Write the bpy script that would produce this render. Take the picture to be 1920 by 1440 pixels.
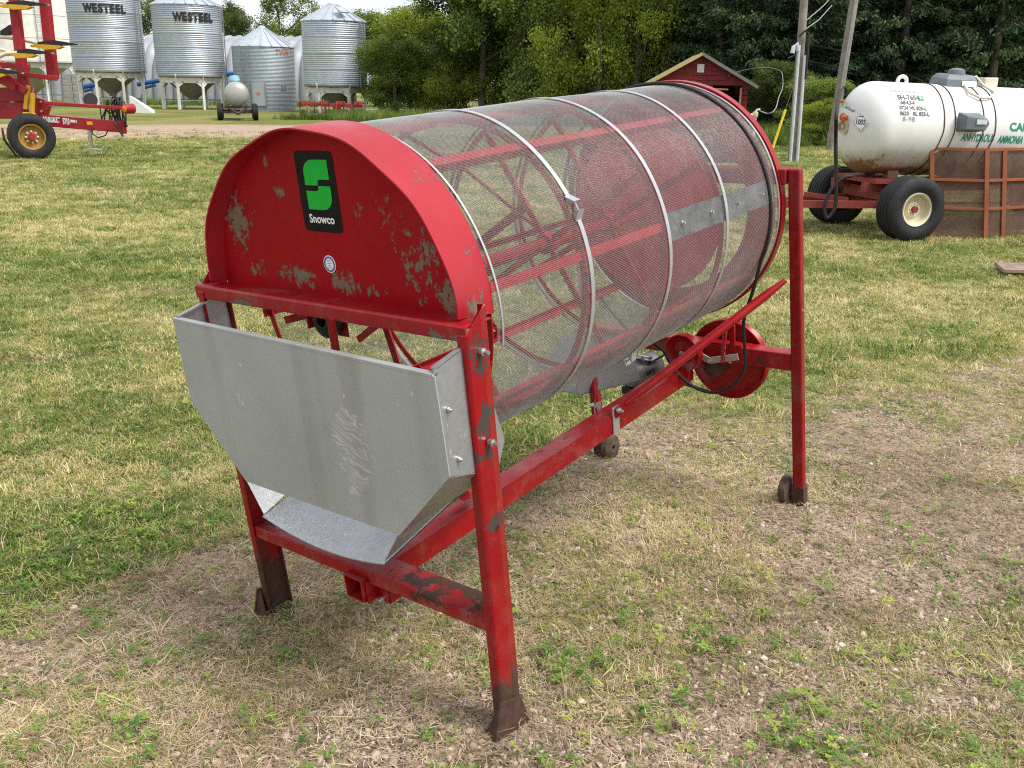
import bpy, bmesh, math, random
import numpy as np
from mathutils import Vector, Matrix, Quaternion
random.seed(7); RNG = np.random.default_rng(11)
for o in list(bpy.data.objects): bpy.data.objects.remove(o)
SC = bpy.context.scene
COL = SC.collection
V = Vector
R = math.radians

# ------------------------------------------------------------------ camera
FPX, PITCH, ROLL, HCAM = 1806.0, 0.3005, 0.0127, 1.6      # focal length in photo pixels (1920 wide)
FW = V((0, math.cos(PITCH), -math.sin(PITCH)))
_u = V((0, math.sin(PITCH), math.cos(PITCH))); _r = V((1, 0, 0))
UPV = (_u * math.cos(ROLL) - _r * math.sin(ROLL)).normalized()
RTV = (_r * math.cos(ROLL) + _u * math.sin(ROLL)).normalized()
CAM = V((0, 0, HCAM))
cd = bpy.data.cameras.new('camera'); cam = bpy.data.objects.new('camera', cd); COL.objects.link(cam)
cd.sensor_width = 36; cd.lens = FPX / 1920 * 36; cd.clip_start = 0.05; cd.clip_end = 2000
cam.matrix_world = Matrix(((RTV.x, UPV.x, -FW.x, CAM.x), (RTV.y, UPV.y, -FW.y, CAM.y), (RTV.z, UPV.z, -FW.z, CAM.z), (0, 0, 0, 1)))
SC.camera = cam

# ------------------------------------------------------------------ light: bright overcast
SUN_EL, SUN_AZ = R(56), R(118)          # azimuth clockwise from +Y
w = bpy.data.worlds.new('World'); SC.world = w; w.use_nodes = True
nt = w.node_tree; nt.nodes.clear()
wo = nt.nodes.new('ShaderNodeOutputWorld')
sky = nt.nodes.new('ShaderNodeTexSky'); sky.sky_type = 'NISHITA'; sky.sun_disc = False
sky.sun_elevation = SUN_EL; sky.sun_rotation = SUN_AZ; sky.air_density = 1.0; sky.dust_density = 4.0
bg1 = nt.nodes.new('ShaderNodeBackground'); bg1.inputs[1].default_value = 0.06
nt.links.new(sky.outputs[0], bg1.inputs[0])
bg2 = nt.nodes.new('ShaderNodeBackground'); bg2.inputs[1].default_value = 0.74   # the cloud sheet
tc = nt.nodes.new('ShaderNodeTexCoord'); mp = nt.nodes.new('ShaderNodeMapping'); mp.inputs['Scale'].default_value = (2.2, 2.2, 6)
nz = nt.nodes.new('ShaderNodeTexNoise'); nz.inputs['Scale'].default_value = 1.4; nz.inputs['Detail'].default_value = 5
cr = nt.nodes.new('ShaderNodeValToRGB')
cr.color_ramp.elements[0].position = 0.3; cr.color_ramp.elements[0].color = (0.74, 0.79, 0.88, 1)
cr.color_ramp.elements[1].position = 0.75; cr.color_ramp.elements[1].color = (0.95, 0.96, 0.99, 1)
nt.links.new(tc.outputs['Generated'], mp.inputs[0]); nt.links.new(mp.outputs[0], nz.inputs[0])
nt.links.new(nz.outputs[0], cr.inputs[0]); nt.links.new(cr.outputs[0], bg2.inputs[0])
mx = nt.nodes.new('ShaderNodeMixShader'); mx.inputs[0].default_value = 0.92
nt.links.new(bg1.outputs[0], mx.inputs[1]); nt.links.new(bg2.outputs[0], mx.inputs[2]); nt.links.new(mx.outputs[0], wo.inputs[0])
sd = bpy.data.lights.new('sun', 'SUN'); sd.energy = 2.6; sd.angle = R(26); sd.color = (1, 0.96, 0.9)
sun = bpy.data.objects.new('sun', sd); COL.objects.link(sun)
sdir = V((math.sin(SUN_AZ) * math.cos(SUN_EL), math.cos(SUN_AZ) * math.cos(SUN_EL), math.sin(SUN_EL)))
sun.rotation_euler = sdir.to_track_quat('Z', 'Y').to_euler(); sun.location = (0, 0, 30)
vs = SC.view_settings; vs.view_transform = 'Standard'; vs.look = 'None'; vs.exposure = 0.80; vs.gamma = 1.0
SC.cycles.use_denoising = False; SC.cycles.filter_width = 1.15
SC.cycles.max_bounces = 5; SC.cycles.diffuse_bounces = 3; SC.cycles.glossy_bounces = 3; SC.cycles.transmission_bounces = 2; SC.cycles.transparent_max_bounces = 8
SC.cycles.use_adaptive_sampling = True; SC.cycles.adaptive_threshold = 0.012

# ------------------------------------------------------------------ pixel rays and the machine frame
def ray(px, py): return FW + RTV * ((px - 960) / FPX) - UPV * ((py - 720) / FPX)
def gr(px, py, z=0.0):
    d = ray(px, py); return CAM + d * ((z - HCAM) / d.z)
def at(px, py, Y):
    d = ray(px, py); return CAM + d * (Y / d.y)
YAW, TILT, LEAN = 0.6788, 0.1055, 0.0426
_h = V((math.sin(YAW), math.cos(YAW), 0)); _rr = V((math.cos(YAW), -math.sin(YAW), 0)); _z = V((0, 0, 1))
AX = _h * math.cos(TILT) + _z * math.sin(TILT); _up = -_h * math.sin(TILT) + _z * math.cos(TILT)
RX = _rr * math.cos(LEAN) + _up * math.sin(LEAN); WX = _up * math.cos(LEAN) - _rr * math.sin(LEAN)
ORG = V((-0.384, 2.4114, 0))
MACH = Matrix(((RX.x, AX.x, WX.x, ORG.x), (RX.y, AX.y, WX.y, ORG.y), (RX.z, AX.z, WX.z, ORG.z), (0, 0, 0, 1)))
MINV = MACH.inverted()
def inv(px, py, axis, val):              # photo pixel -> point of the machine on one of its planes (v, u, w)
    o = MINV @ CAM; d = MINV.to_3x3() @ ray(px, py)
    return o + d * ((val - o[axis]) / d[axis])

# ------------------------------------------------------------------ numpy value noise
_PERM = RNG.permutation(4096)
def vnoise(x, y, s=0):
    xi = np.floor(x).astype(int); yi = np.floor(y).astype(int); xf = x - xi; yf = y - yi
    xf = xf * xf * (3 - 2 * xf); yf = yf * yf * (3 - 2 * yf)
    def h(a, b): return _PERM[(_PERM[(a + s * 131) & 4095] + b) & 4095] / 4095.0
    return (h(xi, yi) * (1 - xf) + h(xi + 1, yi) * xf) * (1 - yf) + (h(xi, yi + 1) * (1 - xf) + h(xi + 1, yi + 1) * xf) * yf
def fbm(x, y, s=0, o=4):
    t = 0; a = 0.5
    for i in range(o): t = t + a * vnoise(x * 2 ** i, y * 2 ** i, s + i); a *= 0.5
    return t / (1 - 0.5 ** o)
def sstep(a, b, x):
    t = np.clip((x - a) / (b - a), 0, 1); return t * t * (3 - 2 * t)

# ------------------------------------------------------------------ materials
MATS = {}
def newmat(name):
    m = bpy.data.materials.new(name); m.use_nodes = True
    return m, m.node_tree, m.node_tree.nodes['Principled BSDF']
def N(nt, t, **kw):
    n = nt.nodes.new(t)
    for k, v in kw.items(): setattr(n, k, v)
    return n
def noise(nt, scale, detail=4, rough=0.5, vec=None, coord='Object', mapscale=None):
    if vec is None:
        tc = N(nt, 'ShaderNodeTexCoord'); vec = tc.outputs[coord]
    if mapscale:
        mp = N(nt, 'ShaderNodeMapping'); mp.inputs['Scale'].default_value = mapscale; nt.links.new(vec, mp.inputs[0]); vec = mp.outputs[0]
    n = N(nt, 'ShaderNodeTexNoise'); n.inputs['Scale'].default_value = scale; n.inputs['Detail'].default_value = detail; n.inputs['Roughness'].default_value = rough
    nt.links.new(vec, n.inputs[0]); return n.outputs[0]
def ramp(nt, fac, stops):
    r = N(nt, 'ShaderNodeValToRGB'); e = r.color_ramp.elements
    while len(e) < len(stops): e.new(0.5)
    for i, (p, c) in enumerate(stops):
        e[i].position = p; e[i].color = (c[0], c[1], c[2], 1) if not isinstance(c, (int, float)) else (c, c, c, 1)
    nt.links.new(fac, r.inputs[0]); return r.outputs[0]
def mix(nt, fac, a, b, typ='MIX'):
    m = N(nt, 'ShaderNodeMix', data_type='RGBA', blend_type=typ)
    for s, v in ((m.inputs[0], fac), (m.inputs[6], a), (m.inputs[7], b)):
        if isinstance(v, (int, float)): s.default_value = v
        elif isinstance(v, tuple): s.default_value = (v[0], v[1], v[2], 1)
        else: nt.links.new(v, s)
    return m.outputs[2]
def math_(nt, op, a, b=None, clamp=False):
    m = N(nt, 'ShaderNodeMath', operation=op, use_clamp=clamp)
    for i, v in enumerate((a, b)):
        if v is None: continue
        if isinstance(v, (int, float)): m.inputs[i].default_value = v
        else: nt.links.new(v, m.inputs[i])
    return m.outputs[0]
def bump(nt, p, h, strength=0.3, dist=0.01):
    b = N(nt, 'ShaderNodeBump'); b.inputs['Strength'].default_value = strength; b.inputs['Distance'].default_value = dist
    nt.links.new(h, b.inputs['Height']); nt.links.new(b.outputs[0], p.inputs['Normal'])
def simple(name, col, rough=0.5, metal=0.0, var=0.12, nscale=8, spec=0.5, bmp=0.0, bscale=60):
    if name in MATS: return MATS[name]
    m, nt, p = newmat(name)
    n = noise(nt, nscale, 5, 0.6)
    lo = tuple(c * (1 - var) for c in col); hi = tuple(min(1, c * (1 + var)) for c in col)
    nt.links.new(ramp(nt, n, [(0.3, lo), (0.7, hi)]), p.inputs['Base Color'])
    p.inputs['Roughness'].default_value = rough; p.inputs['Metallic'].default_value = metal
    p.inputs['Specular IOR Level'].default_value = spec
    nt.links.new(ramp(nt, noise(nt, nscale * 2.3, 4), [(0.3, max(0.02, rough - 0.08)), (0.7, min(1, rough + 0.1))]), p.inputs['Roughness'])
    if bmp: bump(nt, p, noise(nt, bscale, 3), bmp, 0.004)
    MATS[name] = m; return m
def painted(name, col, chip=(0.10, 0.09, 0.075), blobs=None, chips=0.60, dirt=0.25, rough=0.33, rustz=None, nsc=26, coat=0.10, spec=0.32):
    """worn paint: colour variation, dust, chips where noise passes a limit (or inside listed blobs), rust below rustz"""
    if name in MATS: return MATS[name]
    m, nt, p = newmat(name)
    tc = N(nt, 'ShaderNodeTexCoord'); oc = tc.outputs['Object']
    base = ramp(nt, noise(nt, 3.0, 5, 0.6, oc), [(0.3, tuple(c * 0.82 for c in col)), (0.7, tuple(c * 1.08 for c in col))])
    base = mix(nt, ramp(nt, noise(nt, 9, 6, 0.7, oc), [(0.5, 0.0), (0.8, dirt)]), base, (0.22, 0.15, 0.11))
    fine = noise(nt, nsc, 8, 0.72, oc, mapscale=(1, 1, 0.75)); big = noise(nt, nsc * 0.22, 3, 0.5, oc)
    f = math_(nt, 'ADD', math_(nt, 'MULTIPLY', fine, 0.7), math_(nt, 'MULTIPLY', big, 0.3))
    if blobs:
        acc = None
        for (c, r) in blobs:
            mp = N(nt, 'ShaderNodeMapping', vector_type='POINT')
            mp.inputs['Location'].default_value = tuple(-c[i] / r[i] for i in range(3)); mp.inputs['Scale'].default_value = tuple(1 / x for x in r)
            nt.links.new(oc, mp.inputs[0])
            L = N(nt, 'ShaderNodeVectorMath', operation='LENGTH'); nt.links.new(mp.outputs[0], L.inputs[0])
            d = math_(nt, 'SUBTRACT', 1.0, L.outputs['Value'], clamp=True)
            acc = d if acc is None else math_(nt, 'MAXIMUM', acc, d)
        f = math_(nt, 'ADD', math_(nt, 'SUBTRACT', f, 0.12), math_(nt, 'MULTIPLY', math_(nt, 'POWER', acc, 0.6), 0.27))
    fade = math_(nt, 'MULTIPLY', ramp(nt, noise(nt, 1.7, 6, 0.65, oc), [(0.42, 0.0), (0.78, 1.0)]), ramp(nt, noise(nt, 22, 5, 0.7, oc, mapscale=(1, 1, 0.12)), [(0.3, 0.05), (0.8, 0.34)]))
    base = mix(nt, fade, base, tuple(min(0.8, c * 1.0 + 0.035) for c in col))
    edge = ramp(nt, f, [(chips - 0.02, 0.0), (chips, 0.75)])
    base = mix(nt, edge, base, (col[0] * 0.35 + 0.01, col[1] * 0.3 + 0.012, col[2] * 0.3 + 0.01))
    speck = ramp(nt, noise(nt, nsc * 4.5, 4, 0.65, oc, mapscale=(1, 1, 0.6)), [(0.66, 0.0), (0.72, 0.7)])
    base = mix(nt, math_(nt, 'MULTIPLY', speck, ramp(nt, noise(nt, 5, 4, 0.6, oc), [(0.42, 0.0), (0.62, 1.0)])), base, (col[0] * 0.2 + 0.012, 0.014, 0.013))
    mask = ramp(nt, f, [(chips, 0.0), (chips + 0.012, 1.0)])
    chipc = mix(nt, noise(nt, 60, 3, 0.5, oc), chip, (chip[0] * 1.9, chip[1] * 1.55, chip[2] * 1.2))
    colr = mix(nt, mask, base, chipc); rm = mask
    if rustz is not None:                 # rust creeping up from the ground end
        sx = N(nt, 'ShaderNodeSeparateXYZ'); nt.links.new(oc, sx.inputs[0])
        g = math_(nt, 'ADD', math_(nt, 'MULTIPLY', math_(nt, 'SUBTRACT', rustz, sx.outputs[2]), 2.6), math_(nt, 'MULTIPLY', noise(nt, 16, 8, 0.75, oc, mapscale=(1, 1, 0.30)), 1.5))
        rm2 = ramp(nt, g, [(0.86, 0.0), (1.0, 1.0)])
        rc = ramp(nt, noise(nt, 35, 5, 0.7, oc), [(0.3, (0.030, 0.016, 0.012)), (0.7, (0.095, 0.045, 0.028))])
        colr = mix(nt, rm2, colr, rc); rm = math_(nt, 'MAXIMUM', mask, rm2)
    nt.links.new(colr, p.inputs['Base Color'])
    rg = ramp(nt, noise(nt, 7, 5, 0.6, oc), [(0.3, rough - 0.08), (0.75, rough + 0.22)])
    rr = mix(nt, rm, rg, (0.75, 0.75, 0.75)); nt.links.new(rr, p.inputs['Roughness'])
    p.inputs['Specular IOR Level'].default_value = spec; p.inputs['Coat Weight'].default_value = coat; p.inputs['Coat Roughness'].default_value = 0.25
    hb = math_(nt, 'SUBTRACT', math_(nt, 'MULTIPLY', noise(nt, 4, 3, 0.5, oc), 0.5), math_(nt, 'MULTIPLY', rm, 0.25))
    bump(nt, p, hb, 0.35, 0.004)
    MATS[name] = m; return m
def galvanised(name, col=(0.42, 0.45, 0.46), rough=0.42, metal=0.75, streak=0.3, sc=1.0):
    if name in MATS: return MATS[name]
    m, nt, p = newmat(name)
    tc = N(nt, 'ShaderNodeTexCoord'); oc = tc.outputs['Object']
    vo = N(nt, 'ShaderNodeTexVoronoi'); vo.inputs['Scale'].default_value = 95 * sc; nt.links.new(oc, vo.inputs[0])
    sp = ramp(nt, vo.outputs['Color'], [(0.2, tuple(c * 0.93 for c in col)), (0.8, tuple(c * 1.06 for c in col))])
    n1 = noise(nt, 2.5 * sc, 6, 0.65, oc)
    c = mix(nt, ramp(nt, n1, [(0.35, 0.0), (0.75, 0.55)]), sp, tuple(x * 0.72 for x in col))
    st = noise(nt, 9 * sc, 5, 0.6, oc, mapscale=(1, 1, 0.06))
    c = mix(nt, ramp(nt, st, [(0.5, 0.0), (0.72, streak)]), c, (0.24, 0.23, 0.20))
    sk = noise(nt, 55 * sc, 2, 0.4, oc, mapscale=(1, 1, 0.45))
    c = mix(nt, ramp(nt, sk, [(0.735, 0.0), (0.75, 0.8)]), c, (0.72, 0.74, 0.75))
    nt.links.new(c, p.inputs['Base Color']); p.inputs['Metallic'].default_value = metal
    nt.links.new(ramp(nt, n1, [(0.3, rough - 0.08), (0.7, rough + 0.14)]), p.inputs['Roughness'])
    bump(nt, p, noise(nt, 3 * sc, 3, 0.5, oc), 0.12, 0.02)
    MATS[name] = m; return m

RED = (0.30, 0.0012, 0.006)
M_RED = painted('red_frame_paint', RED, chips=0.63, chip=(0.05, 0.035, 0.032), rough=0.28, nsc=30)
M_LEG = painted('red_leg_paint', (0.275, 0.0012, 0.006), chips=0.615, rustz=0.25, rough=0.28, nsc=22, chip=(0.036, 0.034, 0.034), blobs=[((0.51, 0.03, 1.0), (0.1, 0.1, 0.10)), ((0.51, 0.03, 0.84), (0.1, 0.1, 0.14)), ((-0.51, 0.03, 1.0), (0.1, 0.1, 0.16)), ((0.51, 0.05, 0.6), (0.1, 0.1, 0.07))])
M_CROSS = painted('red_crossbar_paint', RED, chips=0.56, dirt=0.85, rough=0.42, nsc=20, blobs=[((0.32, 0.06, 0.325), (0.36, 0.16, 0.06)), ((-0.42, 0.05, 0.325), (0.12, 0.1, 0.05))], chip=(0.035, 0.022, 0.018))
M_PLATE = painted('red_plate_paint', (0.30, 0.0008, 0.006), chips=0.60, nsc=48, rough=0.42, dirt=0.06, spec=0.12, coat=0.0, chip=(0.115, 0.10, 0.078), blobs=[
    ((0.33, 0.06, 1.20), (0.15, 0.3, 0.15)), ((0.23, 0.06, 1.315), (0.09, 0.3, 0.085)), ((0.13, 0.06, 1.305), (0.04, 0.3, 0.05)),
    ((-0.345, 0.06, 1.26), (0.11, 0.3, 0.17)), ((-0.19, 0.06, 1.42), (0.035, 0.3, 0.035)), ((-0.30, 0.06, 1.135), (0.08, 0.3, 0.05)), ((-0.14, 0.06, 1.13), (0.16, 0.3, 0.05)),
    ((0.08, 0.06, 1.12), (0.22, 0.3, 0.05)), ((0.03, 0.06, 1.125), (0.12, 0.3, 0.05)), ((0.40, 0.06, 1.12), (0.08, 0.3, 0.12)), ((-0.15, 0.06, 1.34), (0.04, 0.3, 0.04))])
M_RIM = painted('red_rim_paint', (0.36, 0.010, 0.02), chips=0.615, nsc=44, rough=0.42, dirt=0.1, blobs=[((0.44, 0.1, 1.10), (0.09, 0.12, 0.09)), ((0.43, 0.13, 1.2), (0.07, 0.07, 0.06)), ((0.30, 0.1, 1.36), (0.06, 0.09, 0.06))])
M_RUST = simple('rusty_steel', (0.075, 0.036, 0.024), 0.85, 0.2, 0.5, 30, bmp=0.5)
M_GALV = galvanised('galvanised_sheet')
M_GALV2 = galvanised('galvanised_band', (0.55, 0.57, 0.58), 0.38, 0.7, 0.1, 2)
M_WIRE = simple('screen_wire', (0.37, 0.37, 0.365), 0.42, 0.40, 0.2, 6)
M_STEEL = simple('bright_steel', (0.5, 0.5, 0.48), 0.3, 0.9, 0.15, 40)
M_BLACK = simple('black_rubber', (0.010, 0.010, 0.011), 0.6, 0, 0.2, 20)
M_DECBLACK = simple('decal_black', (0.006, 0.006, 0.0065), 0.5, 0, 0.1, 20, spec=0.15)
M_DECGREEN = simple('decal_green', (0.012, 0.42, 0.04), 0.5, 0, 0.05, 20, spec=0.15)
M_DECWHITE = simple('decal_white', (0.8, 0.8, 0.8), 0.4, 0, 0.03, 20)
M_DECBLUE = simple('decal_blue', (0.06, 0.09, 0.32), 0.4, 0, 0.1, 20)
M_TIRE = simple('tyre_rubber', (0.013, 0.0135, 0.015), 0.7, 0, 0.3, 14, spec=0.4, bmp=0.3)

# ------------------------------------------------------------------ mesh helpers
class MB:
    """collects shapes; build() links them as ONE mesh object"""
    def __init__(s): s.v = []; s.f = []
    def add(s, vs, fs):
        b = len(s.v); s.v += [tuple(x) for x in vs]; s.f += [tuple(i + b for i in f) for f in fs]; return s
    def box(s, a, b):
        (x0, y0, z0), (x1, y1, z1) = a, b
        return s.add([(x0, y0, z0), (x1, y0, z0), (x1, y1, z0), (x0, y1, z0), (x0, y0, z1), (x1, y0, z1), (x1, y1, z1), (x0, y1, z1)],
                     [(3, 2, 1, 0), (4, 5, 6, 7), (0, 1, 5, 4), (1, 2, 6, 5), (2, 3, 7, 6), (3, 0, 4, 7)])
    def sweep(s, prof, p0, p1, x, y, prof1=None):
        """closed polygon prof (in x,y directions) swept from p0 to p1"""
        p0, p1, x, y = V(p0), V(p1), V(x), V(y); n = len(prof); q = prof1 or prof
        vs = [p0 + x * a + y * b for a, b in prof] + [p1 + x * a + y * b for a, b in q]
        fs = [tuple(range(n - 1, -1, -1)), tuple(range(n, 2 * n))] + [(i, (i + 1) % n, n + (i + 1) % n, n + i) for i in range(n)]
        return s.add(vs, fs)
    def bar(s, p0, p1, wx, wy, up=(0, 0, 1)):
        p0, p1 = V(p0), V(p1); d = (p1 - p0).normalized(); u = V(up)
        if abs(d.dot(u)) > 0.98: u = V((1, 0, 0))
        x = d.cross(u).normalized(); y = x.cross(d).normalized()
        return s.sweep([(-wx / 2, -wy / 2), (wx / 2, -wy / 2), (wx / 2, wy / 2), (-wx / 2, wy / 2)], p0, p1, x, y)
    def tube(s, pts, r, seg=8, closed=False, cap=True):
        pts = [V(p) for p in pts]; n = len(pts); rs = r if isinstance(r, (list, tuple)) else [r] * n
        vs = []; px = None
        for i, p in enumerate(pts):
            a = pts[(i - 1) % n] if (closed or i > 0) else p; b = pts[(i + 1) % n] if (closed or i < n - 1) else p
            d = (b - a).normalized()
            if px is None:
                px = d.orthogonal().normalized()
            px = (px - d * px.dot(d)).normalized(); py = d.cross(px)
            for k in range(seg):
                t = 2 * math.pi * k / seg; vs.append(p + (px * math.cos(t) + py * math.sin(t)) * rs[i])
        fs = []
        for i in range(n if closed else n - 1):
            j = (i + 1) % n
            for k in range(seg): fs.append((i * seg + k, i * seg + (k + 1) % seg, j * seg + (k + 1) % seg, j * seg + k))
        if cap and not closed: fs += [tuple(range(seg - 1, -1, -1)), tuple((n - 1) * seg + k for k in range(seg))]
        return s.add(vs, fs)
    def lathe(s, prof, c, ax, seg=32, a0=0.0, a1=2 * math.pi, closedprof=False):
        """profile [(radius, along)] turned about axis ax through c"""
        c, ax = V(c), V(ax).normalized(); x = ax.orthogonal().normalized(); y = ax.cross(x); n = len(prof)
        full = abs(a1 - a0 - 2 * math.pi) < 1e-6; m = seg if full else seg + 1; vs = []
        for i in range(m):
            t = a0 + (a1 - a0) * i / seg; d = x * math.cos(t) + y * math.sin(t)
            vs += [c + d * r + ax * h for r, h in prof]
        fs = []
        for i in range(seg):
            j = (i + 1) % m
            for k in range(n if closedprof else n - 1):
                l = (k + 1) % n; fs.append((i * n + k, j * n + k, j * n + l, i * n + l))
        return s.add(vs, fs)
    def prism(s, poly, d):
        """3-D polygon extruded by vector d"""
        poly = [V(p) for p in poly]; d = V(d); n = len(poly)
        return s.add(poly + [p + d for p in poly], [tuple(range(n - 1, -1, -1)), tuple(range(n, 2 * n))] + [(i, (i + 1) % n, n + (i + 1) % n, n + i) for i in range(n)])
    def build(s, name, mat, parent=None, smooth=None, bevel=0, loc=None, fix=True):
        me = bpy.data.meshes.new(name); me.from_pydata(s.v, [], s.f); 
        if fix:
            bm = bmesh.new(); bm.from_mesh(me); bmesh.ops.recalc_face_normals(bm, faces=bm.faces); bm.to_mesh(me); bm.free()
        me.materials.append(mat); o = bpy.data.objects.new(name, me); COL.objects.link(o)
        if parent: o.parent = parent
        if loc is not None: o.location = loc
        if smooth is not None: smooth_by_angle(me, smooth)
        if bevel:
            b = o.modifiers.new('edge', 'BEVEL'); b.width = bevel; b.segments = 2; b.limit_method = 'ANGLE'; b.angle_limit = R(35)
        return o
def smooth_by_angle(me, deg):
    me.polygons.foreach_set('use_smooth', [True] * len(me.polygons))
    bm = bmesh.new(); bm.from_mesh(me); lim = R(deg)
    for e in bm.edges:
        if len(e.link_faces) == 2 and e.calc_face_angle(0) > lim: e.smooth = False
    bm.to_mesh(me); bm.free()
def thing(name, label, cat, loc=(0, 0, 0), rotz=0, group=None, mat=None):
    o = bpy.data.objects.new(name, None); COL.objects.link(o); o.empty_display_size = 0.1
    if mat is not None: o.matrix_world = mat
    else: o.location = loc; o.rotation_euler = (0, 0, rotz)
    return tag(o, label, cat, group)
def tag(o, label, cat=None, group=None, kind=None):
    if label: o['label'] = label
    if cat: o['category'] = cat
    if group: o['group'] = group
    if kind: o['kind'] = kind
    return o
def text_obj(txt, size, place, mat, name, parent=None, bold=0.0, shear=0.0, sx=1.0, cut=0.0, depth=True):
    """flat lettering: each vertex (x, y) of the text, centred, goes through place(x, y)"""
    c = bpy.data.curves.new('t', 'FONT'); c.body = txt; c.size = size; c.align_x = 'CENTER'; c.align_y = 'CENTER'; c.offset = bold; c.shear = shear; c.resolution_u = 3
    o = bpy.data.objects.new('t', c); COL.objects.link(o); bpy.context.view_layer.update()
    me = bpy.data.meshes.new_from_object(o.evaluated_get(bpy.context.evaluated_depsgraph_get()))
    bpy.data.objects.remove(o); bpy.data.curves.remove(c)
    bm = bmesh.new(); bm.from_mesh(me)
    bmesh.ops.remove_doubles(bm, verts=bm.verts, dist=size * 1e-4)
    if cut:
        for ax in (0, 1):
            ext = [v.co[ax] for v in bm.verts]; lo, hi = min(ext), max(ext); k = lo + cut
            while k < hi:
                p = [0, 0, 0]; n = [0, 0, 0]; p[ax] = k; n[ax] = 1
                bmesh.ops.bisect_plane(bm, geom=bm.verts[:] + bm.edges[:] + bm.faces[:], plane_co=p, plane_no=n); k += cut
    for v in bm.verts: v.co = place(v.co.x * sx, v.co.y)
    bm.to_mesh(me); bm.free()
    me.materials.clear(); me.materials.append(mat); me.name = name
    q = bpy.data.objects.new(name, me); COL.objects.link(q)
    if parent: q.parent = parent
    return q
def arc(c, r, a0, a1, n): return [(c[0] + r[0] * math.cos(R(a0 + (a1 - a0) * i / n)), c[1] + r[1] * math.sin(R(a0 + (a1 - a0) * i / n))) for i in range(n + 1)]
def bolt(name, p, d, r, h, parent, mat=None):
    d = V(d).normalized(); m = MB().lathe([(0, 0), (r, 0), (r, h * 0.45), (r * 0.55, h * 0.5), (r * 0.55, h), (0, h)], p, d, 8)
    return m.build(name, mat or M_STEEL, parent, 40)

# ------------------------------------------------------------------ terrain
XH = math.cos(YAW), -math.sin(YAW)
def zg(x, y):
    """ground height: almost flat, leaning a little under the machine"""
    x = np.asarray(x, float); y = np.asarray(y, float)
    cx, cy = ORG.x + 0.9 * math.sin(YAW), ORG.y + 0.9 * math.cos(YAW)
    v = (x - ORG.x) * XH[0] + (y - ORG.y) * XH[1]; d = np.hypot(x - cx, y - cy)
    z = LEAN * v * np.exp(-(d / 2.2) ** 4) + 0.0
    near = np.exp(-(y / 25.0) ** 2)
    z = z + near * (0.022 * (fbm(x * 0.9, y * 0.9, 3) - 0.5) + 0.016 * (fbm(x * 5, y * 5, 5, 3) - 0.5))
    return z
_dl = [(-300, 1180), (0, 1120), (220, 1070), (430, 1000), (700, 960), (900, 905), (1040, 850), (1150, 790), (1300, 745), (1480, 720), (1640, 705), (1760, 690), (1920, 640), (2300, 560)]
_dlw = np.array([tuple(gr(*q))[:2] for q in _dl])
def dirtmask(x, y):
    """1 on the bare gravelly foreground, 0 on the lawn; the edge is ragged"""
    yb = np.interp(x, _dlw[np.argsort(_dlw[:, 0]), 0], _dlw[np.argsort(_dlw[:, 0]), 1])
    n = (fbm(x * 1.3, y * 1.3, 21) - 0.5) * 1.5 + (fbm(x * 5, y * 5, 27, 3) - 0.5) * 0.7
    d = sstep(-0.45, 0.35, (yb - y) + n)
    return d
def trackmask(x, y):
    t = np.zeros_like(x)
    for (a, b, wd) in (((0, 556), (345, 548), 0.11), ((0, 675), (345, 662), 0.06)):
        A, Bp = gr(*a), gr(*b); m = (Bp.y - A.y) / (Bp.x - A.x); yl = A.y + (x - A.x) * m + (fbm(x * 2, y * 0 + 3, 9) - 0.5) * 0.25
        t = np.maximum(t, np.exp(-((y - yl) / wd) ** 2) * (x < 0.2) * sstep(0.20, 0.45, fbm(x * 2.2, y * 2.2, 41)))
    return t
_g = [gr(240, 240), gr(480, 262)]
def gravelmask(x, y):
    """strip of bare gravel lane far left"""
    c = 34.0 + 0.30 * (x + 10); return sstep(0.0, 0.3, 1 - np.abs(y - c) / (6.0 + 2.0 * (fbm(x * 0.4, y * 0.4, 51) - 0.5))) * (x < -2.5) * sstep(-2.5, -5, x)

# ================================================================== GROUND
def axis_lines(segs):
    out = []
    for a, b, st in segs: out += list(np.arange(a, b, st))
    return np.array(out + [segs[-1][1]])
xs = axis_lines([(-420, -120, 60), (-120, -30, 6), (-30, -10, 1.0), (-10, -4, 0.25), (-4, 4, 0.06), (4, 10, 0.25), (10, 30, 1.0), (30, 120, 6), (120, 420, 60)])
ys = axis_lines([(-30, -2, 4), (-2, 1.2, 0.4), (1.2, 6.5, 0.06), (6.5, 12, 0.15), (12, 30, 0.5), (30, 90, 2.0), (90, 300, 15), (300, 900, 100)])
X, Y = np.meshgrid(xs, ys); Z = zg(X, Y)
nx, ny = len(xs), len(ys)
me = bpy.data.meshes.new('ground')
idx = np.arange(nx * ny).reshape(ny, nx)
F = np.stack([idx[:-1, :-1], idx[:-1, 1:], idx[1:, 1:], idx[1:, :-1]], -1).reshape(-1, 4)
me.vertices.add(nx * ny); me.vertices.foreach_set('co', np.stack([X, Y, Z], -1).reshape(-1))
me.loops.add(F.size); me.loops.foreach_set('vertex_index', F.reshape(-1)); me.polygons.add(len(F))
me.polygons.foreach_set('loop_start', np.arange(0, F.size, 4)); me.update(); me.polygons.foreach_set('use_smooth', [True] * len(F))
D = dirtmask(X, Y)
for nm, arr in (('bare', D), ('lane', gravelmask(X, Y)), ('track', trackmask(X, Y)), ('dry', fbm(X * 0.55, Y * 0.55, 61))):
    a = me.attributes.new(nm, 'FLOAT', 'POINT'); a.data.foreach_set('value', arr.reshape(-1).astype(np.float32))
m, nt, p = newmat('earth_and_turf')
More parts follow.
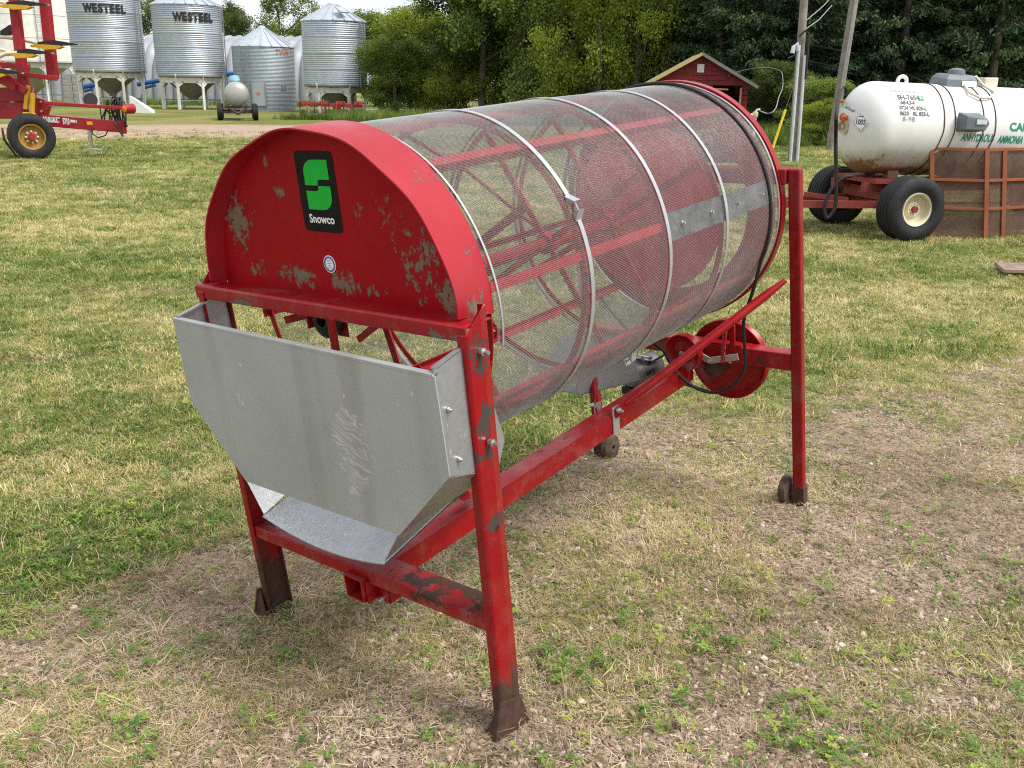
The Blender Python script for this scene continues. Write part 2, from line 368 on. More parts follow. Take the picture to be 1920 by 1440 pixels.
def attr(nt, n, t='GEOMETRY'): 
    a = N(nt, 'ShaderNodeAttribute', attribute_name=n, attribute_type=t); return a.outputs['Fac']
bare, lane, dry = attr(nt, 'bare'), attr(nt, 'lane'), attr(nt, 'dry')
soil = ramp(nt, noise(nt, 2.2, 9, 0.75), [(0.32, (0.12, 0.083, 0.056)), (0.46, (0.35, 0.26, 0.18)), (0.68, (0.58, 0.455, 0.335))])
soil = mix(nt, ramp(nt, noise(nt, 60, 5, 0.7), [(0.46, 0.0), (0.60, 0.85)]), soil, (0.055, 0.037, 0.027))
soil = mix(nt, ramp(nt, noise(nt, 150, 3, 0.6), [(0.60, 0.0), (0.68, 0.8)]), soil, (0.58, 0.47, 0.38))
turf = ramp(nt, noise(nt, 5, 8, 0.75), [(0.32, (0.045, 0.045, 0.016)), (0.52, (0.14, 0.135, 0.038)), (0.72, (0.34, 0.29, 0.10))])
turf = mix(nt, ramp(nt, noise(nt, 0.35, 5, 0.65), [(0.38, 0.0), (0.66, 0.6)]), turf, (0.17, 0.24, 0.04))
turf = mix(nt, ramp(nt, dry, [(0.45, 0.0), (0.75, 0.6)]), turf, (0.34, 0.28, 0.11))
c = mix(nt, bare, turf, soil)
lanec = ramp(nt, noise(nt, 3, 7, 0.7), [(0.3, (0.30, 0.21, 0.15)), (0.7, (0.46, 0.35, 0.27))])
c = mix(nt, lane, c, lanec)
c = mix(nt, math_(nt, 'MULTIPLY', attr(nt, 'track'), 0.85), c, ramp(nt, noise(nt, 25, 5, 0.7), [(0.35, (0.06, 0.042, 0.03)), (0.7, (0.20, 0.145, 0.10))]))
nt.links.new(c, p.inputs['Base Color']); p.inputs['Roughness'].default_value = 0.95; p.inputs['Specular IOR Level'].default_value = 0.15
hb = math_(nt, 'ADD', noise(nt, 30, 6, 0.7), math_(nt, 'MULTIPLY', noise(nt, 130, 3, 0.6), 0.5)); bump(nt, p, hb, 0.9, 0.02)
me.materials.append(m)
ground = bpy.data.objects.new('ground', me); COL.objects.link(ground); tag(ground, None, kind='structure')

# ================================================================== SCATTERED GROUND COVER (stuff)
def blade(vs, fs, base, h, wd, lean, az, curl=0.5, seg=2):
    d = V((math.cos(az), math.sin(az), 0)); s = V((-d.y, d.x, 0)); b = len(vs); p = V(base)
    for i in range(seg + 1):
        t = i / seg; q = p + V((0, 0, 1)) * h * t * (1 - 0.35 * curl * t * lean) + d * h * lean * t ** (1 + curl)
        wv = wd * (1 - t) ** 0.6
        if i < seg: vs += [q - s * wv / 2, q + s * wv / 2]
        else: vs.append(q)
    for i in range(seg - 1): fs.append((b + 2 * i, b + 2 * i + 1, b + 2 * i + 3, b + 2 * i + 2))
    fs.append((b + 2 * seg - 2, b + 2 * seg - 1, b + 2 * seg))
def clump(n, spread, h, wd, lean, seed, seg=2, curl=0.6):
    r = random.Random(seed); vs, fs = [], []
    for _ in range(n):
        a = r.random() * 6.283; q = spread * math.sqrt(r.random())
        blade(vs, fs, (q * math.cos(a), q * math.sin(a), -0.004), h * r.uniform(0.45, 1.15), wd * r.uniform(0.6, 1.3), r.uniform(*lean), r.random() * 6.283, curl, seg)
    return vs, fs
def straw(n, spread, ln, wd, seed):
    r = random.Random(seed); vs, fs = [], []
    for _ in range(n):
        a = r.random() * 6.283; q = spread * math.sqrt(r.random()); p = V((q * math.cos(a), q * math.sin(a), r.uniform(0.001, 0.012)))
        d = V((math.cos(r.random() * 6.28), math.sin(r.random() * 6.28), 0)); d = V((math.cos(a * 7), math.sin(a * 7), r.uniform(-0.15, 0.3))); s = V((-d.y, d.x, 0)).normalized() * wd * r.uniform(.6, 1.2) / 2
        L = ln * r.uniform(0.4, 1.2); k = d.orthogonal().normalized() * r.uniform(-.15, .15) * L; b = len(vs)
        q1 = p + d * L * 0.5 + k; q1.z = max(q1.z, 0.002); q2 = p + d * L; q2.z = max(q2.z, 0.001)
        vs += [p - s, p + s, q1 - s, q1 + s, q2 - s * .4, q2 + s * .4]; fs += [(b, b + 1, b + 3, b + 2), (b + 2, b + 3, b + 5, b + 4)]
    return vs, fs
def weed(n, spread, h, lf, seed):
    r = random.Random(seed); vs, fs = [], []
    for _ in range(n):
        a = r.random() * 6.283; q = spread * math.sqrt(r.random()); tip = V((q * math.cos(a), q * math.sin(a), h * r.uniform(0.25, 1)))
        for k in range(3):
            az = a + k * 2.1 + r.uniform(-.4, .4); d = V((math.cos(az), math.sin(az), r.uniform(-0.1, 0.7))).normalized(); s = d.cross(V((0, 0, 1))).normalized()
            L = lf * r.uniform(0.6, 1.2); b = len(vs)
            vs += [tip, tip + d * L * .45 + s * L * .3, tip + d * L, tip + d * L * .45 - s * L * .3]; fs.append((b, b + 1, b + 2, b + 3))
    return vs, fs
def stone(seed):
    bm = bmesh.new(); bmesh.ops.create_icosphere(bm, subdivisions=1, radius=1); r = random.Random(seed)
    sc = (r.uniform(.8, 1.3), r.uniform(.6, 1), r.uniform(.35, .65))
    for v in bm.verts: v.co = V((v.co.x * sc[0], v.co.y * sc[1], v.co.z * sc[2])) * r.uniform(0.75, 1.15)
    vs = [v.co.copy() for v in bm.verts]; bm.verts.index_update(); fs = [tuple(v.index for v in f.verts) for f in bm.faces]; bm.free(); return vs, fs
def leafmat(name, stops, trans=0.35, rough=0.6, attrname='tint'):
    m, nt, p = newmat(name); out = nt.nodes['Material Output']
    c = ramp(nt, attr(nt, attrname, 'INSTANCER'), stops)
    nt.links.new(c, p.inputs['Base Color']); p.inputs['Roughness'].default_value = rough; p.inputs['Specular IOR Level'].default_value = 0.25
    if trans:
        t = N(nt, 'ShaderNodeBsdfTranslucent'); nt.links.new(c, t.inputs[0]); ms = N(nt, 'ShaderNodeMixShader'); ms.inputs[0].default_value = trans
        nt.links.new(p.outputs[0], ms.inputs[1]); nt.links.new(t.outputs[0], ms.inputs[2]); nt.links.new(ms.outputs[0], out.inputs[0])
    return m
M_GRASS = leafmat('grass_blades', [(0.0, (0.075, 0.145, 0.02)), (0.3, (0.205, 0.275, 0.06)), (0.55, (0.42, 0.405, 0.13)), (0.8, (0.64, 0.54, 0.26)), (1.0, (0.80, 0.68, 0.40))])
M_STRAW = leafmat('dry_straw', [(0.0, (0.13, 0.085, 0.05)), (0.5, (0.46, 0.345, 0.215)), (1.0, (0.80, 0.66, 0.46))], 0.15, 0.7)
M_WEED = leafmat('weed_leaves', [(0.0, (0.07, 0.16, 0.035)), (0.5, (0.17, 0.29, 0.05)), (1.0, (0.38, 0.43, 0.08))], 0.3, 0.5)
M_STONE = leafmat('gravel_stones', [(0.0, (0.10, 0.07, 0.055)), (0.45, (0.33, 0.24, 0.19)), (0.8, (0.52, 0.41, 0.32)), (1.0, (0.70, 0.62, 0.53))], 0, 0.85)
def source(name, geos, mat):
    c = bpy.data.collections.new(name)
    for i, (vs, fs) in enumerate(geos):
        me = bpy.data.meshes.new(name); me.from_pydata([tuple(v) for v in vs], [], fs); me.materials.append(mat)
        c.objects.link(bpy.data.objects.new('%s_%02d' % (name, i), me))
    return c
def scatter(name, label, cat, P, rot, scl, pick, tint, src):
    me = bpy.data.meshes.new(name); n = len(P); me.vertices.add(n); me.vertices.foreach_set('co', P.astype(np.float32).reshape(-1))
    for nm, ty, fld, a in (('rot', 'FLOAT_VECTOR', 'vector', rot), ('scl', 'FLOAT', 'value', scl), ('pick', 'INT', 'value', pick), ('tint', 'FLOAT', 'value', tint)):
        at_ = me.attributes.new(nm, ty, 'POINT'); at_.data.foreach_set(fld, np.ascontiguousarray(a, dtype=np.int32 if ty == 'INT' else np.float32).reshape(-1))
    o = bpy.data.objects.new(name, me); COL.objects.link(o)
    ng = bpy.data.node_groups.new(name, 'GeometryNodeTree')
    ng.interface.new_socket('Geometry', in_out='INPUT', socket_type='NodeSocketGeometry'); ng.interface.new_socket('Geometry', in_out='OUTPUT', socket_type='NodeSocketGeometry')
    gi = ng.nodes.new('NodeGroupInput'); go = ng.nodes.new('NodeGroupOutput'); ip = ng.nodes.new('GeometryNodeInstanceOnPoints')
    ci = ng.nodes.new('GeometryNodeCollectionInfo'); ci.inputs[0].default_value = src; ci.inputs[1].default_value = True; ci.inputs[2].default_value = True
    def na(nm, ty):
        a = ng.nodes.new('GeometryNodeInputNamedAttribute'); a.data_type = ty; a.inputs[0].default_value = nm; return next(s for s in a.outputs if s.enabled and s.name == 'Attribute')
    ng.links.new(gi.outputs[0], ip.inputs['Points']); ng.links.new(ci.outputs[0], ip.inputs['Instance']); ip.inputs['Pick Instance'].default_value = True
    ng.links.new(na('pick', 'INT'), ip.inputs['Instance Index']); ng.links.new(na('scl', 'FLOAT'), ip.inputs['Scale'])
    er = ng.nodes.new('FunctionNodeEulerToRotation'); ng.links.new(na('rot', 'FLOAT_VECTOR'), er.inputs[0]); ng.links.new(er.outputs[0], ip.inputs['Rotation'])
    ng.links.new(ip.outputs[0], go.inputs[0]); md = o.modifiers.new('scatter', 'NODES'); md.node_group = ng
    return tag(o, label, cat, kind='stuff')
def pts_in_view(n, y0, y1, p=1.0, margin=1.22):
    """random ground points in the wedge the picture sees, a margin wider; density falls with distance for p > 0"""
    u = RNG.random(n); y = (y0 ** (2 - p) + u * (y1 ** (2 - p) - y0 ** (2 - p))) ** (1 / (2 - p)) if p != 2 else y0 * (y1 / y0) ** u
    x = (RNG.random(n) * 2 - 1) * (y * 0.54 * margin + 0.5); return x, y
def lay(x, y, tiltmax=0.0, dz=0.0):
    n = len(x); rot = np.stack([RNG.normal(0, tiltmax, n) if tiltmax else np.zeros(n), RNG.normal(0, tiltmax, n) if tiltmax else np.zeros(n), RNG.random(n) * 6.283], -1)
    return np.stack([x, y, zg(x, y) + dz], -1), rot
def tuft_h(x, y): return fbm(x * 1.7, y * 1.7, 71)
# mown lawn
src = source('grass_clump', [clump(24, 0.055, 0.026, 0.0040, (0.2, 1.5), 1), clump(28, 0.065, 0.020, 0.0040, (0.5, 2.2), 2), clump(18, 0.05, 0.034, 0.0044, (0.1, 1.2), 3), clump(32, 0.075, 0.017, 0.0042, (0.8, 2.4), 4)], M_GRASS)
x, y = pts_in_view(250000, 2.1, 34, 1.45)
bm_, lm_ = dirtmask(x, y), np.maximum(gravelmask(x, y), trackmask(x, y))
patch = fbm(x * 0.8, y * 0.8, 81)
keep = RNG.random(len(x)) < np.clip((1 - bm_) * (1 - 0.92 * lm_) * (0.35 + 1.0 * patch), 0.0, 1)
x, y = x[keep], y[keep]; P, rot = lay(x, y, 0.12)
gn = fbm(x * 0.45, y * 0.45, 91, 5); g2 = fbm(x * 2.6, y * 2.6, 95, 3)
right = sstep(0.6, 3.0, x) * sstep(13, 6, y)
tint = np.clip(0.45 + 0.62 * (gn - 0.5) + 0.75 * (g2 - 0.5) + 0.22 * right - 0.08 * sstep(12, 26, y) + RNG.normal(0, 0.31, len(x)), 0, 1)
scl = (0.7 + 0.55 * RNG.random(len(x))) * (1 + 0.05 * np.maximum(0, y - 4)) * (0.75 + 0.6 * tuft_h(x, y))
scatter('lawn_grass', 'patchy mown grass, green and yellow, around the red drum machine', 'grass', P, rot, scl, RNG.integers(0, 4, len(x)), tint, src)
# longer unmown tufts in drifts
x, y = pts_in_view(26000, 2.3, 20, 1.4)
keep = RNG.random(len(x)) < (1 - dirtmask(x, y)) * sstep(0.56, 0.72, fbm(x * 1.1, y * 1.1, 141)) * (1 - trackmask(x, y)) * (gravelmask(x, y) < 0.3)
x, y = x[keep], y[keep]; P, rot = lay(x, y, 0.2)
scatter('lawn_tufts', 'longer greener tufts standing up in the mown grass', 'grass', P, rot, (1.25 + 0.9 * RNG.random(len(x))) * (1 + 0.02 * y), RNG.integers(0, 4, len(x)), np.clip(RNG.normal(0.22, 0.17, len(x)), 0, 1), src)
# sparse grass of the bare ground
x, y = pts_in_view(100000, 1.5, 8.5, 1.4)
dm = dirtmask(x, y); pn = fbm(x * 1.6, y * 1.6, 101)
keep = RNG.random(len(x)) < dm * (0.05 + 0.6 * sstep(0.44, 0.64, pn))
x, y = x[keep], y[keep]; P, rot = lay(x, y, 0.15)
tint = np.clip(0.60 + 1.3 * (fbm(x * 1.2, y * 1.2, 105) - 0.5) + RNG.normal(0, 0.24, len(x)), 0, 1)
scatter('thin_grass', 'short thin grass growing through the bare gravelly ground', 'grass', P, rot, 0.35 + 0.5 * RNG.random(len(x)), RNG.integers(0, 4, len(x)), tint, src)
# dead straw lying on the ground
src = source('straw_clump', [straw(10, 0.06, 0.035, 0.0019, 11), straw(13, 0.07, 0.028, 0.0019, 12), straw(6, 0.06, 0.055, 0.0021, 13)], M_STRAW)
x, y = pts_in_view(120000, 1.45, 12, 1.3)
dm = dirtmask(x, y); pn = fbm(x * 1.1, y * 1.1, 111)
keep = RNG.random(len(x)) < np.clip(0.22 + 0.5 * sstep(0.40, 0.70, pn) + 0.3 * trackmask(x, y), 0, 1) * (0.45 + 0.55 * dm)
x, y = x[keep], y[keep]; P, rot = lay(x, y, 0.1, 0.002)
tint = np.clip(0.42 + 0.8 * (fbm(x * 3, y * 3, 115) - 0.5) + RNG.normal(0, 0.2, len(x)), 0, 1)
scatter('dead_straw', 'dead clippings and straw lying on the ground', 'straw', P, rot, 0.6 + 0.6 * RNG.random(len(x)), RNG.integers(0, 3, len(x)), tint, src)
# upright dry tufts
src = source('dry_tuft', [clump(26, 0.018, 0.10, 0.0026, (0.4, 1.9), 21, 3, 0.9), clump(18, 0.02, 0.12, 0.0026, (0.2, 1.5), 22, 3, 0.9), clump(34, 0.03, 0.075, 0.0026, (0.6, 2.0), 23, 3, 0.9)], M_STRAW)
x, y = pts_in_view(1000, 1.5, 6.5, 1.2)
keep = RNG.random(len(x)) < dirtmask(x, y) * 0.75 + 0.1
x, y = x[keep], y[keep]; P, rot = lay(x, y, 0.1)
scatter('dry_tufts', 'pale dry grass tufts standing on the bare ground', 'grass', P, rot, 0.30 + 0.55 * RNG.random(len(x)) ** 2, RNG.integers(0, 3, len(x)), np.clip(RNG.normal(0.6, 0.25, len(x)), 0, 1), src)
# leafy weeds and clover
src = source('weed_clump', [weed(5, 0.016, 0.026, 0.012, 31), weed(8, 0.03, 0.022, 0.010, 32), weed(4, 0.012, 0.034, 0.015, 33), weed(12, 0.04, 0.03, 0.011, 34)], M_WEED)
x, y = pts_in_view(30000, 1.45, 11, 1.25)
pn = fbm(x * 1.9, y * 1.9, 121); dm = dirtmask(x, y)
edge = np.exp(-((dm - 0.5) / 0.3) ** 2)
keep = RNG.random(len(x)) < np.clip(0.12 + 0.22 * sstep(0.50, 0.75, pn) + 0.35 * edge * sstep(0.45, 0.6, pn), 0, 1)
for (px, py, rad, k) in ((200, 1000, 0.3, 0.5), (330, 975, 0.25, 0.5), (1860, 625, 0.5, 0.5), (1800, 640, 0.4, 0.35), (1560, 690, 0.5, 0.3), (1240, 1330, 0.15, .3), (1530, 1400, .15, .5), (1180, 760, .4, .35)):
    c_ = gr(px, py); keep |= (np.hypot(x - c_.x, y - c_.y) < rad) & (RNG.random(len(x)) < k)
x, y = x[keep], y[keep]; P, rot = lay(x, y, 0.15)
scatter('small_weeds', 'small leafy green weeds dotted over the ground', 'weeds', P, rot, 0.5 + 0.8 * RNG.random(len(x)), RNG.integers(0, 4, len(x)), np.clip(RNG.normal(0.5, 0.25, len(x)), 0, 1), src)
c_ = gr(1072, 1262); n = 30; a = RNG.random(n) * 6.28; q = 0.10 * np.sqrt(RNG.random(n)); x, y = c_.x + q * np.cos(a) * 1.2, c_.y + q * np.sin(a); P, rot = lay(x, y, 0.2)
scatter('weed_patch', 'dense clump of bluish green weeds right of the nearest leg', 'weeds', P, rot, 0.8 + 0.6 * RNG.random(n), RNG.integers(0, 4, n), np.clip(RNG.normal(0.4, 0.15, n), 0, 1), src)
# gravel
src = source('gravel_stone', [stone(i) for i in range(40, 48)], M_STONE)
x, y = pts_in_view(170000, 1.4, 8.5, 1.5)
dm = dirtmask(x, y); pn = fbm(x * 1.0, y * 1.0, 131); f2 = fbm(x * 4, y * 4, 135, 3)
for (px, py, rad) in ((250, 1400, 0.35), (60, 1330, 0.35), (560, 1190, 0.3), (400, 1180, 0.3), (1500, 1010, 0.5), (660, 1210, .3), (1860, 1380, .25), (1280, 1010, .4)):
    c_ = gr(px, py); pn = np.maximum(pn, 0.75 * np.exp(-((np.hypot(x - c_.x, y - c_.y)) / rad) ** 2))
keep = RNG.random(len(x)) < dm * (0.32 + 0.9 * sstep(0.42, 0.66, pn)) * (0.35 + f2)
x, y = x[keep], y[keep]; P, rot = lay(x, y, 0.4)
r = np.clip(RNG.lognormal(-5.35, 0.48, len(x)), 0.0020, 0.018); P[:, 2] += r * 0.12
scatter('gravel', 'loose pinkish gravel on the bare ground', 'gravel', P, rot, r, RNG.integers(0, 8, len(x)), np.clip(RNG.normal(0.48, 0.22, len(x)), 0, 0.92), src)

# ================================================================== THE GRAIN CLEANER  (local x = right, y = to the rear, z = up)
gc = thing('grain_cleaner', 'red rotary grain cleaner with a wire mesh drum on tall legs', 'grain cleaner', mat=MACH)
WC = lambda u: 1.047 - 0.0235 * u           # drum axis height
DR = 0.448
def rimpt(t, a, off=0.0):                   # t 0 front edge .. 1 rear edge, a angle in degrees
    rx = 0.470 + (0.446 - 0.470) * t + off; rz = 0.412 + (0.442 - 0.412) * t + off; c = 1.093 + (1.064 - 1.093) * t
    return V((rx * math.cos(R(a)), 0.012 + 0.148 * t, c + rz * math.sin(R(a))))
# arched hood at the front
m = MB(); A = [180 * i / 72 for i in range(73)]; vs = []
for a in A:
    wob = 0.0025 * math.sin(a * 0.21) + 0.002 * math.sin(a * 0.083 + 1)
    vs += [rimpt(0, a, wob), rimpt(0.5, a, wob * 0.4), rimpt(1, a), rimpt(1, a, -0.004), rimpt(0.5, a, -0.004 + wob * .4), rimpt(0, a, -0.004 + wob)]
fs = [(i * 6 + k, (i + 1) * 6 + k, (i + 1) * 6 + (k + 1) % 6, i * 6 + (k + 1) % 6) for i in range(72) for k in range(6)] + [tuple(range(6)), tuple(72 * 6 + k for k in range(6))]
m.add(vs, fs); m.build('hood_rim', M_RIM, gc, 40)
PU = 0.062; tp = (PU - 0.012) / 0.148
poly = [rimpt(tp, a, -0.003) for a in A]; poly = [(p.x, PU, p.z) for p in poly]; poly = [(poly[0][0], PU, 1.076)] + poly + [(poly[-1][0], PU, 1.076)]
plate = MB().prism(poly, (0, 0.004, 0)).build('end_plate', M_PLATE, gc)
tag(plate, 'red half round end plate with scraped grey patches')
# decal: black rounded label, green emblem, name; round sticker
DX, DZ, DW, DH, SK = 0.0, 1.348, 0.144, 0.198, 0.0
def dpt(nx, ny, lift): return V((DX + (nx - 0.5) * DW, PU - lift, DZ + (0.5 - ny) * DH))
rc = 0.1; rr = []
for (cx, cy, a0) in ((1 - rc, 0.075, -90), (1 - rc, 1 - 0.075, 0), (rc, 1 - 0.075, 90), (rc, 0.075, 180)):
    rr += [(cx + rc * math.cos(R(a0 + 15 * i)), cy + 0.075 * math.sin(R(a0 + 15 * i))) for i in range(7)]
dec = MB().prism([dpt(x, y, 0.001) for x, y in rr], (0, 0.0008, 0)).build('name_decal', M_DECBLACK, gc)
up_ = [(0.84, 0.105), (0.46, 0.105)] + arc((0.46, 0.27), (0.26, 0.165), -90, -180, 8)[1:] + [(0.2, 0.42), (0.52, 0.42)] + arc((0.60, 0.39), (0.07, 0.045), 180, 270, 5) + [(0.84, 0.345)]
lo_ = [(0.84, 0.425), (0.84, 0.555)] + arc((0.58, 0.555), (0.26, 0.165), 0, 90, 8)[1:] + [(0.2, 0.72), (0.2, 0.49)] + [(0.44, 0.49)] + arc((0.46, 0.455), (0.075, 0.035), 90, 0, 5) + [(0.535, 0.425)]
for q in (up_, lo_): MB().prism([dpt(x, y, 0.002) for x, y in q], (0, 0.0008, 0)).build('emblem', M_DECGREEN, dec)
text_obj('Snowco', 0.030, lambda x, y: dpt(0.5, 0.84, 0.0025) + V((x, 0, y)), M_DECWHITE, 'lettering', dec, bold=0.0007, sx=0.98)
sc_ = V((0.002, PU - 0.001, 1.168))
st = MB().lathe([(0, 0), (0.0225, 0), (0.0225, 0.0008), (0, 0.0008)], sc_, (0, -1, 0), 28).build('round_sticker', M_DECWHITE, gc)
MB().lathe([(0.0155, 0.0015), (0.0200, 0.0015), (0.0200, 0.0018), (0.0155, 0.0018)], sc_, (0, -1, 0), 28, closedprof=True).build('printed_ring', M_DECBLUE, st)
m = MB()
for i in range(4): m.box((sc_.x - 0.009 + (i % 2) * 0.002, sc_.y - 0.0017, sc_.z - 0.010 + i * 0.006), (sc_.x + 0.009 - (i % 2) * 0.003, sc_.y - 0.0012, sc_.z - 0.0088 + i * 0.006))
m.build('printed_lines', M_DECBLUE, st)
# top bar: angle with a short front lip
L = [(0, 0), (0, -0.032), (0.004, -0.034), (0.005, -0.004), (0.09, -0.004), (0.09, 0.001), (0.006, 0.005)]
M_BAR = painted('red_top_bar_paint', RED, chips=0.60, rough=0.38, nsc=26, dirt=0.55, blobs=[((-0.3, 0, 1.05), (0.2, 0.02, 0.02)), ((0.1, 0, 1.05), (0.16, 0.02, 0.022)), ((0.42, 0, 1.055), (0.14, 0.02, 0.024)), ((0.45, 0.06, 1.09), (0.07, 0.05, 0.02))])
MB().sweep(L, (-0.522, -0.008, 1.078), (0.506, -0.008, 1.082), (0, 1, 0), (0, 0, 1)).build('top_bar', M_BAR, gc, bevel=0.003)
# front legs: folded channels
def chan(s):
    return [(0.482 * s, -0.012), (0.505 * s, -0.012), (0.511 * s, -0.006), (0.512 * s, 0.040), (0.501 * s, 0.073), (0.478 * s, 0.073), (0.478 * s, 0.068), (0.497 * s, 0.068), (0.507 * s, 0.039), (0.506 * s, -0.004), (0.503 * s, -0.007), (0.482 * s, -0.007)]
for s in (-1, 1):
    pr = chan(s)
    leg = MB().sweep(pr, (0, 0, 0.015), (0, 0, 1.085), (1, 0, 0), (0, 1, 0)).build('front_leg', M_LEG, gc, bevel=0.002)
    for v in leg.data.vertices:                     # sloped top corner and a slight inward stance at the foot
        if v.co.z > 0.5: v.co.z += 0.03 * min(1, max(0, (v.co.y + 0.012) / 0.06)) - (0.02 if v.co.y < 0 else 0)
        else: v.co.x -= s * 0.018
    for zz in ((1.02, 0.028), (0.80, 0.028)): bolt('bolt', (s * 0.511, zz[1], zz[0]), (s, 0, 0), 0.0095, 0.026, leg)
    MB().lathe([(0, 0), (0.005, 0), (0.005, 0.0006), (0, 0.0006)], (s * 0.509, 0.03, 0.578), (s, 0, 0), 10).build('bolt_hole', M_BLACK, leg)
    # splayed rusty foot
    f = MB(); zf = -0.004
    f.prism([(s * 0.45, -0.035, zf), (s * 0.505, -0.04, zf), (s * 0.515, 0.07, zf), (s * 0.45, 0.075, zf)], (0, 0, 0.006))
    f.prism([(s * 0.497, -0.022, 0.10), (s * 0.497, -0.058, -0.006), (s * 0.497, 0.078, -0.006), (s * 0.497, 0.055, 0.07)], (s * 0.006, 0, 0))
    f.prism([(s * 0.497, -0.014, 0.10), (s * 0.455, -0.04, 0.0), (s * 0.50, -0.058, 0.0)], (0, 0.005, 0))
    f.build('foot', M_RUST, gc)
# lower front crossbar, beam with hollow end, hitch bracket
L = [(0, 0), (0, -0.036), (0.005, -0.036), (0.005, -0.005), (0.092, -0.005), (0.092, 0), (0.004, 0.002)]
MB().sweep(L, (-0.484, -0.006, 0.322), (0.489, -0.006, 0.326), (0, 1, 0), (0, 0, 1)).build('lower_crossbar', M_CROSS, gc, bevel=0.003)
b0, b1 = V((0, -0.03, 0.272)), V((0, 1.80, 0.308)); bd = (b1 - b0).normalized(); by = V((1, 0, 0)).cross(bd)
o_, i_ = 0.036, 0.031
beam = MB()
for q in ([(-o_, -o_), (o_, -o_), (o_, -i_), (-o_, -i_)], [(-o_, i_), (o_, i_), (o_, o_), (-o_, o_)], [(-o_, -i_), (-i_, -i_), (-i_, i_), (-o_, i_)], [(i_, -i_), (o_, -i_), (o_, i_), (i_, i_)]):
    beam.sweep(q, b0 + bd * 0.0, b1, (1, 0, 0), by)
M_BEAM = painted('red_beam_paint', RED, chips=0.605, dirt=0.6, rough=0.30, nsc=18, chip=(0.05, 0.018, 0.016))
beam.build('main_beam', M_BEAM, gc)
hb = MB(); hb.box((0.037, -0.02, 0.232), (0.043, 0.09, 0.30)); hb.box((0.037, 0.02, 0.222), (0.085, 0.026, 0.285)); hb.box((0.079, 0.02, 0.222), (0.085, 0.09, 0.285))
hb = hb.build('hitch_bracket', M_RED, gc, bevel=0.002)
bolt('bolt', (0.085, 0.06, 0.255), (1, 0, 0), 0.009, 0.022, hb); bolt('bolt', (0.06, 0.02, 0.236), (0, -1, 0), 0.008, 0.02, hb)
# discharge hopper (galvanised)
hf = -0.108
def qv(v, w, u=hf): return V((v, u, w))
front = [qv(-0.498, 1.012), qv(0.498, 1.004), qv(0.507, 0.770), qv(0.312, 0.567), qv(-0.298, 0.563), qv(-0.497, 0.772)]
m, nt, p = newmat('hopper_sheet')
tc = N(nt, 'ShaderNodeTexCoord'); oc = tc.outputs['Object']
base = ramp(nt, noise(nt, 2.0, 5, 0.6, oc), [(0.3, (0.35, 0.395, 0.40)), (0.7, (0.45, 0.485, 0.49))])
base = mix(nt, ramp(nt, noise(nt, 6, 3, 0.5, oc, mapscale=(1, 1, 0.03)), [(0.58, 0.0), (0.72, 0.35)]), base, (0.19, 0.185, 0.165))
sk = noise(nt, 42, 2, 0.4, oc, mapscale=(1.2, 1, 0.42)); base = mix(nt, ramp(nt, sk, [(0.742, 0.0), (0.752, 0.9)]), base, (0.62, 0.64, 0.64))
def region(c, r):
    mp = N(nt, 'ShaderNodeMapping'); mp.inputs['Location'].default_value = tuple(-c[i] / r[i] for i in range(3)); mp.inputs['Scale'].default_value = tuple(1 / k for k in r); nt.links.new(oc, mp.inputs[0])
    Lg = N(nt, 'ShaderNodeVectorMath', operation='LENGTH'); nt.links.new(mp.outputs[0], Lg.inputs[0]); return Lg.outputs['Value']
# feathery rubbed mark: thin diagonal strokes
mp0 = N(nt, 'ShaderNodeMapping'); mp0.inputs['Rotation'].default_value = (0, R(-28), 0); nt.links.new(oc, mp0.inputs[0])
wob = N(nt, 'ShaderNodeTexNoise'); wob.inputs['Scale'].default_value = 9; nt.links.new(oc, wob.inputs[0])
vw = N(nt, 'ShaderNodeVectorMath', operation='MULTIPLY_ADD'); nt.links.new(wob.outputs['Color'], vw.inputs[0]); vw.inputs[1].default_value = (0.09, 0.0, 0.09); nt.links.new(mp0.outputs[0], vw.inputs[2])
stroke = noise(nt, 1.0, 4, 0.6, vw.outputs[0], mapscale=(22, 1, 190))
fm = math_(nt, 'MULTIPLY', ramp(nt, stroke, [(0.50, 0.0), (0.60, 1.0)]), ramp(nt, math_(nt, 'ADD', region((0.185, hf, 0.765), (0.115, 0.3, 0.20)), math_(nt, 'MULTIPLY', noise(nt, 22, 5, 0.7, oc), 0.9)), [(0.95, 0.75), (1.30, 0.0)]))
base = mix(nt, fm, base, (0.62, 0.64, 0.63))
for c_, r_ in (((-0.14, hf, 0.70), (0.075, 0.3, 0.11)), ((0.09, hf, 0.585), (0.10, 0.3, 0.06))):
    base = mix(nt, ramp(nt, region(c_, r_), [(0.80, 0.16), (1.0, 0.0)]), base, (0.44, 0.45, 0.43))
nt.links.new(base, p.inputs['Base Color']); p.inputs['Metallic'].default_value = 0.35
nt.links.new(ramp(nt, noise(nt, 5, 5, 0.6, oc), [(0.3, 0.4), (0.7, 0.56)]), p.inputs['Roughness'])
bump(nt, p, noise(nt, 2.6, 3, 0.5, oc), 0.2, 0.03)
M_HOP = m
fp = MB(); fp.prism(front, (0, 0.003, 0)); fp.sweep([(-0.002, -0.004), (0.016, -0.004), (0.016, 0.002), (-0.002, 0.002)], (-0.498, hf, 1.014), (0.494, hf, 1.006), (0, 1, 0), (0, 0, 1))
hop = fp.build('discharge_hopper', M_HOP, gc)
